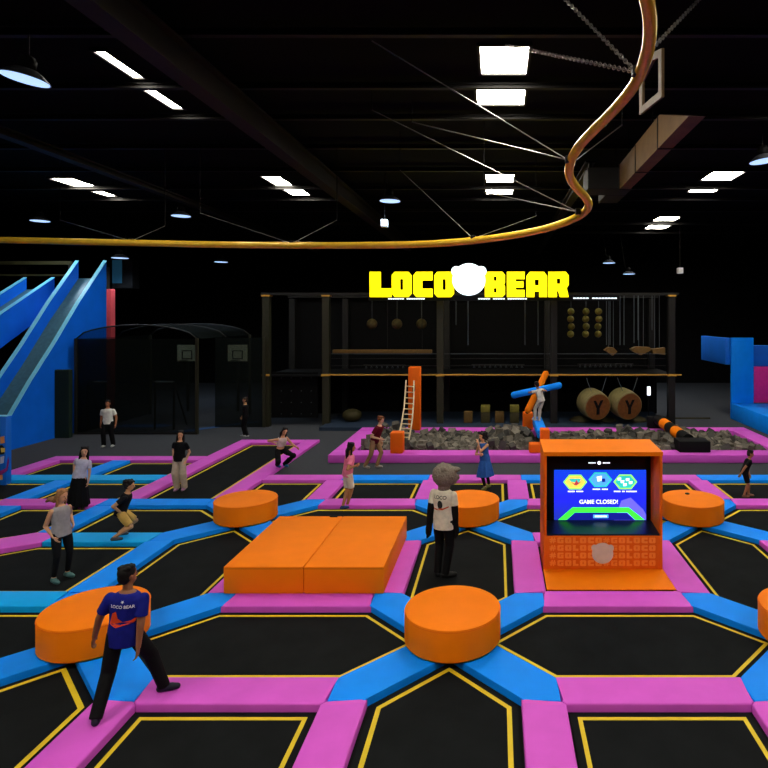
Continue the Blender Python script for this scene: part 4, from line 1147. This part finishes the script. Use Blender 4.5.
    if kind in ('trousers', 'leggings', 'shorts'):
        th, kne, an = {'trousers': (.096,.074*wide,.062*wide), 'leggings': (.089,.061,.044), 'shorts': (.102,.088*wide,.088*wide)}[kind]
        q.rings([ell(L(P+up*(z*s)), sd, fr, rx*s, ry*s) for z, rx, ry in ((-.10,.11,.10),(-.05,.162,.118),(.03,.168,.122),(.10,.145,.11))])
        for i in (0, 1):
            if kind == 'shorts':
                e_ = hip[i]+(kn[i]-hip[i])*.88; q.tube([L(hip[i]+up*.02*s), L((hip[i]+e_)/2), L(e_)], [.1*s, th*.97*s, kne*s], 16)
            else:
                e_ = ank[i]-(ank[i]-kn[i]).normalized()*(-.03*s if kind == 'trousers' else .03*s)
                q.tube([L(hip[i]+up*.02*s), L(hip[i]+(kn[i]-hip[i])*.5), L(kn[i]), L(kn[i]+(e_-kn[i])*.45), L(e_)], [th*s, th*.93*s, kne*s, (kne*.55+an*.45)*s, an*s], 16)
                q.ellipsoid(L(kn[i]), kne*s, kne*s, kne*s)
    else:
        ln = {'skirt_long': .80, 'dress': .50}[kind]; fl = {'skirt_long': .28, 'dress': .30}[kind]
        dn = (-Z*.9-up*.1).normalized(); R = []
        for z, rx, ry in ((-.12,.13,.10),(-.02,.16,.118)): R.append(ell(L(P-dn*(-z*s)*-1 if False else P+up*(-z*s)), sd, fr, rx*s, ry*s, 32))
        for f in (.25,.5,.75,1.0):
            c = P+dn*(ln*f*s); rr = (.17+(fl-.17)*f)*s
            R.append([L(c+sd*(rr*math.cos(2*PI*i/32))*(1+.06*math.sin(i*1.9))+fr*(rr*.8*math.sin(2*PI*i/32))*(1+.06*math.cos(i*2.3))) for i in range(32)])
        q.rings(R)
    mm = remesh(q, vz, 3, kind); mm.materials.append(BM)
    nm_ = {'skirt_long': 'skirt', 'dress': 'dress_skirt'}.get(kind, kind)
    low_ = link(bpy.data.objects.new(nm_, mm), root)
    if kind == 'dress':
        q = MB()
        for i in (0, 1):
            q.tube([L(hip[i]), L(kn[i]), L(ank[i]+(kn[i]-ank[i])*.08)], [.088*s,.061*s,.045*s], 14)
        mm = remesh(q, vz, 2, 'leggings'); mm.materials.append(cloth_m('leggings_black', (16,16,18))); link(bpy.data.objects.new('leggings', mm), root)
    # ---- top
    tname, trgb = top
    TM = cloth_m('%s_%d_%d_%d' % (tname, *trgb), trgb)
    q = MB(); e0 = waist if tname != 'crop_top' else .2
    pr = [(z, rx*(w if z > .1 else 1)+.020, ry+.020) for z, rx, ry in ((e0,.158,.112),(-.02,.158,.112),(.06,.156,.110),(.16,.146,.104),(.27,.154,.108),(.37,.166,.113),(.43,.156,.102),(.47,.115,.085),(.495,.07,.066)) if z >= e0]
    if tname == 'crop_top': pr = [(z, rx, ry) for z, rx, ry in pr if z >= .2]
    q.rings([ell(L(P+up*(z*s)), sd, fr, rx*s, ry*s) for z, rx, ry in pr])
    for i in (0, 1):
        if sleeve > .05:
            e_ = sh[i]+(el[i]-sh[i])*min(sleeve, 1.0)
            q.capsule(L(sh[i]-up*.004*s), L(sh[i]+(e_-sh[i])*.3), .060*s*w, .064*s*w); q.tube([L(sh[i]), L(e_)], [.062*s*w, .068*s*w if sleeve < 1 else .058*s*w], 14)
            if sleeve > 1:
                q.ellipsoid(L(el[i]), .056*s, .056*s, .056*s); q.tube([L(el[i]), L(wr[i])], [.056*s, .046*s], 14)
        else: q.capsule(L(sh[i]-up*.01*s+sd*(.03 if i == 0 else -.03)*s), L(N-up*.02*s), .045*s, .04*s)
    mm = remesh(q, vz*.9, 3, tname); mm.materials.append(TM)
    topo = link(bpy.data.objects.new(tname, mm), root)
    if gloves:
        q = MB()
        for i in (0, 1):
            fd = (wr[i]-el[i]).normalized(); e0_ = sh[i]+(el[i]-sh[i])*.5
            q.tube([L(e0_), L(el[i])], [.062*s,.058*s], 14); q.ellipsoid(L(el[i]), .058*s,.058*s,.058*s); q.tube([L(el[i]), L(wr[i]), L(wr[i]+fd*.05*s)], [.058*s,.05*s,.055*s], 14)
            q.capsule(L(wr[i]+fd*.05*s), L(wr[i]+fd*.11*s), .055*s, .05*s)
            for qq in range(4):
                bs = wr[i]+fd*.12*s+fw*((.036-.024*qq)*s); q.capsule(L(bs), L(bs+fd*.06*s+fw*.0), .017*s, .015*s, 8, 2)
            q.capsule(L(wr[i]+fd*.05*s+fw*.04*s), L(wr[i]+fd*.10*s+fw*.075*s), .018*s, .015*s, 8, 2)
        mm = remesh(q, .009, 2, 'fur_sleeve'); mm.materials.append(gloves); link(bpy.data.objects.new('fur_sleeve', mm), root)
    # ---- hair
    style, hrgb = hair
    HMt = mat('hair_%d_%d_%d' % hrgb, hrgb, .65, var=.3, scale=30, bump=.3, spec=.2)
    q = MB(); rr = random.Random(int(h*1000)+int(face))
    if style != 'none':
        q.ellipsoid(HP(0,-.020,.042), .086*k, .100*k, .093*k, HM); q.ellipsoid(HP(0,-.045,-.01), .078*k, .068*k, .085*k, HM)
        for _ in range(14):
            a = rr.uniform(0, 2*PI); q.ellipsoid(HP(.06*math.cos(a), -.02+.07*math.sin(a), .095+rr.uniform(-.01,.015)), .028*k,.028*k,.02*k, HM, 8, 6)
        if style in ('long', 'swing', 'verylong'):
            dn = -Z; bk = -hfw; sw_ = hr*0 
            if style == 'swing': bk = (-hfw*1.2+Z*.55); 
            for x in (-.05,-.025,0,.025,.05):
                p0 = HP(x,-.06,.0); p1 = HP(x*1.15,-.095,-.11); p2 = p1+(dn*.16 if style == 'long' else dn*.22 if style == 'verylong' else bk*.10+dn*.05)*k; p3 = p2+(dn*.17 if style == 'long' else dn*.24 if style == 'verylong' else bk*.06+dn*.10)*k
                q.tube([p0, p1, p2, p3], [.036*k,.042*k,.040*k,.022*k], 10)
            for e in (-1, 1):
                q.tube([HP(.072*e,-.005,.03), HP(.084*e,.005,-.07), HP(.088*e,.01,-.17), HP(.085*e,.02,-.27) if style == 'long' else HP(.08*e,0,-.2)], [.026*k,.026*k,.024*k,.012*k], 8)
        if style == 'curly':
            for _ in range(46):
                a = rr.uniform(0, 2*PI); zz = rr.uniform(-.10,.12); rad = .10+.03*rr.random()
                y = math.sin(a)*rad-.035
                if y > .035 and zz < .07: continue
                q.ellipsoid(HP(math.cos(a)*rad, y, zz), .042*k,.042*k,.042*k, HM, 8, 6)
        if style == 'bun': q.ellipsoid(HP(0,-.13,.05), .05*k,.05*k,.05*k, HM)
        if style == 'shaggy':
            for _ in range(26):
                a = rr.uniform(0, 2*PI); zz = rr.uniform(.0,.10); y = math.sin(a)*.092-.02
                if y > .05 and zz < .06: continue
                q.ellipsoid(HP(math.cos(a)*.084, y, zz), .03*k,.03*k,.026*k, HM, 8, 6)
        mm = remesh(q, .008*s, 2, 'hair'); mm.materials.append(HMt); link(bpy.data.objects.new('hair', mm), root)
    return dict(root=root, body=body, top=topo, bottom=low_, N=L(N), P=L(P), up=up, sd=sd, fr=fr, HC=L(HC), HM=HM, HP=HP, s=s, sh=sh, el=el, L=L)

BLK = (16,16,18)
# 1 the man walking on the pads in the foreground
p = person('person in blue polo and black trousers striding along the pink pads', 1.72, 100, (124,643), (129,585.5), (129.5,572), ((97,722),(166,690.5)), ((87.5,654),(136,667)), 0.0,
           (140,92,64), ('polo_shirt', (22,28,120)), ('trousers', (13,13,15)), ('short', (14,12,11)), (18,22,40), toe=(110,20), head_face=62, hi=True, sleeve=.7, eyes=True, wide=1.1, waist=-.12, hand_dd=(.05,-.1),
           poles=((-.6,-.6,-.1),(.3,-.7,0)))
s = p['s']; bk = p['fr']
cc_ = p['N']-p['up']*.13*s-bk*.12
project(p['root'], p['top'], text_mesh('back_print', 'LOCO BEAR', .046, 0), 'back_print', mat('print_white_cloth', (215,215,230), .6), cc_, p['sd'], p['up'], bk)
st = [(.02*math.sin(i*2*PI/10)*(1 if i % 2 else .45), .02*math.cos(i*2*PI/10)*(1 if i % 2 else .45)) for i in range(10)]
project(p['root'], p['top'], curve_mesh('back_star', [st], 0), 'back_star', MATS['print_white_cloth'], cc_+p['up']*.055, p['sd'], p['up'], bk)
blob = [(-.13,-.06),(-.10,.07),(-.06,.10),(-.035,.02),(.02,-.02),(.10,-.01),(.16,.03),(.13,-.04),(.03,-.06),(-.05,-.09)]
project(p['root'], p['top'], curve_mesh('back_emblem', [blob], 0), 'back_emblem', mat('print_orange_cloth', (220,70,25), .6), cc_-p['up']*.15, p['sd'], p['up'], bk)
# 2 the costumed staff member
FUR = mat('grey_fur', (128,118,106), .95, var=.35, scale=70, bump=1.0, spec=.05); DFUR = mat('dark_fur', (24,22,22), .95, var=.4, scale=70, bump=.8, spec=.05)
p = person('person in white tee wearing a big fuzzy grey bear head', 1.90, 68, (443.5,524), (443.5,485), (444.5,472), ((437.5,575),(447.5,577)), ((427.5,538),(456.5,540)), MZ,
           (60,50,44), ('tee_shirt', (212,204,182)), ('trousers', (11,11,12)), ('none', BLK), (12,12,13), big_head=True, gloves=DFUR, sleeve=.6, hi=True, waist=-.14, toe=(100,15), eyes=False, poles=((-.3,-.8,0),(.3,-.8,0)))
HP = p['HP']; s = p['s']; q = MB(); HMm = p['HM']
hd_ = V((math.cos(math.radians(8)), math.sin(math.radians(8)), 0)); ox = V((0,0,1))
c = p['HC']+V((.005,0,.045))
q.ellipsoid(c, .215, .21, .205); q.ellipsoid(c+hd_*.12+V((0,0,-.06)), .12, .13, .12); q.ellipsoid(c+hd_*.19+V((0,0,.09)), .10, .10, .045); q.ellipsoid(c+hd_*.23+V((0,0,-.05)), .045,.05,.05)
rr = random.Random(3)
for _ in range(160):
    a = rr.uniform(0, 2*PI); z = rr.uniform(-.8,.9); r = math.sqrt(1-z*z)
    q.ellipsoid(c+V((.208*r*math.cos(a), .203*r*math.sin(a), .199*z)), .016,.016,.016, None, 8, 6)
q.capsule(c-V((0,0,.14)), p['N']-V((0,0,.02)), .12, .10)
mm = remesh(q, .011, 2, 'costume_head'); mm.materials.append(FUR); ch_ = link(bpy.data.objects.new('costume_head', mm), p['root'])
sd_ = V((-hd_.y, hd_.x, 0))
for e in (-1, 1):
    q = MB(); q.ellipsoid(c+sd_*.15*e+V((-.02,0,.13)), .055,.055,.06); mm = remesh(q, .01, 2, 'ear'); mm.materials.append(FUR); link(bpy.data.objects.new('ear', mm), ch_)
bk = p['fr']; cc_ = p['N']-p['up']*.11*s
PB = mat('print_dark_cloth', (22,28,26), .7)
project(p['root'], p['top'], text_mesh('back_print', 'LOCO', .085, 0), 'back_print', PB, cc_, p['sd'], p['up'], bk)
project(p['root'], p['top'], curve_mesh('back_figure', [[(.05*math.cos(i*PI/10), .075*math.sin(i*PI/10)) for i in range(20)]], 0), 'back_figure', PB, cc_-p['up']*.125, p['sd'], p['up'], bk)
project(p['root'], p['top'], curve_mesh('back_stripe', [[(-.15,-.035),(-.05,-.03),(.06,-.015),(.15,.02),(.15,0),(.05,-.05),(-.05,-.06),(-.14,-.055)]], 0), 'back_stripe', mat('print_rust_cloth', (190,75,35), .7), cc_-p['up']*.165, p['sd'], p['up'], bk, .007)
# 3 girl in grey top
person('person in grey top and black leggings with swinging light brown hair', 1.60, -25, (61.3,529), (60.5,508), (63,499.5), ((68.5,576.5),(54.5,583)), ((73.5,526),(53.5,541)), MZ,
       (205,150,115), ('tank_top', (150,145,148)), ('leggings', BLK), ('swing', (138,96,60)), (70,108,108), woman=True, head_face=-12, sleeve=.0, hand_dd=(.15,-.15), toe=(-20,-30))
# 4 boy in khaki shorts
person('person in black tee and khaki shorts leaning forward on a cyan pad', 1.45, 20, (120.5,512), (125.5,489.5), (127.5,482.5), ((121.5,535),(115.5,540.5)), ((127,513),(119.5,515)), 0.0,
       (190,140,100), ('tee_shirt', (14,15,20)), ('shorts', (188,152,80)), ('shaggy', (20,16,14)), (70,75,85), lean=.08, hand_dd=(.2,-.12), auto=False)
# 5 woman with long skirt
person('person in white tee and long black skirt at the left', 1.50, 285, (79.5,479), (83.8,462), (84.6,455.5), ((84,508),(76,509)), ((88,485),(73.5,476)), MZ,
       (205,155,125), ('tee_shirt', (185,185,205)), ('skirt_long', (10,10,12)), ('long', (14,11,11)), BLK, woman=True, head_face=300)
# 6 woman in beige trousers
person('person in black top and beige wide trousers with long dark hair', 1.60, 275, (179.5,461), (180,445.5), (181,438.5), ((184,490),(176.5,490.5)), ((186,463),(173,459)), MZ,
       (205,150,115), ('tee_shirt', (12,12,14)), ('trousers', (176,158,138)), ('long', (20,14,12)), (150,110,140), woman=True, wide=1.35, head_face=285)
# 7 man standing far left
person('person in white tee and black trousers standing before the net cage', 1.68, 280, (108,425), (107.8,409.5), (107.7,404.5), ((113,446.5),(103.5,447)), ((116,426),(100.5,426)), FZ,
       (170,110,75), ('tee_shirt', (222,222,212)), ('trousers', BLK), ('short', (16,13,12)), (185,185,180), wide=1.15)
# 8 dark-clad person
person('person in dark clothes standing far back beside the net cage', 1.55, 195, (245.3,420.5), (245.4,406.5), (245,402), ((244,436.5),(246.5,436.8)), ((241.5,418.5),(243,420)), FZ,
       (190,135,95), ('tee_shirt', (14,14,16)), ('trousers', (12,12,14)), ('short', (45,32,22)), (150,150,150))
# 9 woman landing, crouched
person('person in white crop top and black trousers crouching on landing', 1.62, 320, (280,450.5), (279.5,435), (282.5,430), ((285.5,466.5),(278,467)), ((298.5,449),(272.5,443)), 0.0,
       (205,150,110), ('crop_top', (205,185,180)), ('trousers', (10,10,12)), ('long', (16,12,11)), (30,110,150), woman=True, wide=1.2, sleeve=.0, lean=.2, knee_out=.5, head_face=310, auto=False)
# 10 girl in white shorts
person('person in pink top and white shorts with very long dark hair', 1.62, 30, (347.5,475), (350.5,455), (352.5,446.5), ((344,509),(348.5,507.5)), ((349,477),(357,468)), MZ,
       (175,120,80), ('tee_shirt', (225,120,150)), ('shorts', (228,215,195)), ('verylong', (14,11,11)), (35,50,105), woman=True, head_face=20, hand_dd=(.15,-.1))
# 11 boy in maroon shirt
person('person in maroon tee and khaki trousers hopping beside the foam pit', 1.68, 340, (374.8,443), (379,422), (381.5,415), ((378,467.5),(366,468)), ((381,443),(380,441)), FZ,
       (215,160,125), ('tee_shirt', (92,16,28)), ('trousers', (142,108,74)), ('shaggy', (105,58,28)), (150,140,130), hand_dd=(.25,-.2), lean=.1, toe=(-10,-30), wide=.95)
# 12 girl in blue dress
person('person in blue dress over black leggings with big dark curls', 1.55, 235, (485,462), (483,447.5), (482.3,440.5), ((488.5,487.5),(484.5,490)), ((476,443),(480,456)), MZ,
       (205,150,110), ('dress_top', (40,82,150)), ('dress', (42,88,158)), ('curly', (22,16,15)), (110,110,60), woman=True, head_face=220, sleeve=.0, hand_dd=(-.1,-.25), poles=((0,-.5,-1),(-.5,0,-1)))
# 13 boy at the right
person('person in black tee and shorts walking at the right edge', 1.24, 350, (744.3,483), (747.3,466.5), (749.5,459.5), ((749.5,496),(745,497.5)), ((750,483),(735,481.5)), MZ,
       (165,110,75), ('tee_shirt', (14,14,16)), ('shorts', (12,12,14)), ('short', (24,17,14)), (120,80,60), lean=.12, hand_dd=(.15,-.1))
# 14 climber in white on the blue beam
person('person in white standing on the blue beam behind two crossed poles', 1.50, 130, (541.3,405), (538.5,390), (535.5,384), ((534.5,420.3),(538.5,421)), ((533.5,393),(540,391)), 0.81,
       (150,105,80), ('tee_shirt', (205,200,190)), ('trousers', (185,172,155)), ('short', (24,18,15)), (200,200,200), d=21.9, lean=.1, poles=((-1,-.4,0),(1,-.4,0)))
# crossed padded poles held by the climber
def pole(name, lab, a, b, m, r):
    a, b = V(a), V(b); c = (a+b)/2; o = empty(name, lab, 'padded pole', c)
    MB().capsule(a-c, b-c, r, r, 16, 4).build('foam_sleeve', m, o, True)
    t = (b-a).normalized()
    for q in (a, b): MB().tube([q-c+t*(r*.93 if q is b else -r*.93), q-c+t*(r*1.02 if q is b else -r*1.02)], r*.5, 16).build('end_cap', BLACKM, o, True)
pole('padded_pole', 'blue padded pole crossing in front of the climber in white', at(514,395,22.35), at(559,385.5,22.4), BLUE, .125)
pole('padded_pole', 'orange padded pole crossing in front of the climber in white', at(528,410,22.15), at(545.5,374,22.65), ORANGE, .125)
#PEOPLE_END

# ------------------------------------------------------------------ light and view
w = bpy.data.worlds.new('world'); SC.world = w; w.use_nodes = True
w.node_tree.nodes['Background'].inputs[0].default_value = (.5,.6,.8,1); w.node_tree.nodes['Background'].inputs[1].default_value = .0
def area(x, y, z, size, power, col=(1,.95,.88)):
    l = bpy.data.lights.new('ceiling_glow', 'AREA'); l.shape = 'RECTANGLE'; l.size = size; l.size_y = size; l.energy = power; l.color = col
    o = bpy.data.objects.new('ceiling_glow', l); COL.objects.link(o); o.location = (x, y, z); return o
SC.view_settings.view_transform = 'Standard'; SC.view_settings.look = 'None'; SC.view_settings.gamma = 1
SC.view_settings.use_curve_mapping = False
SC.view_settings.exposure = 0.55
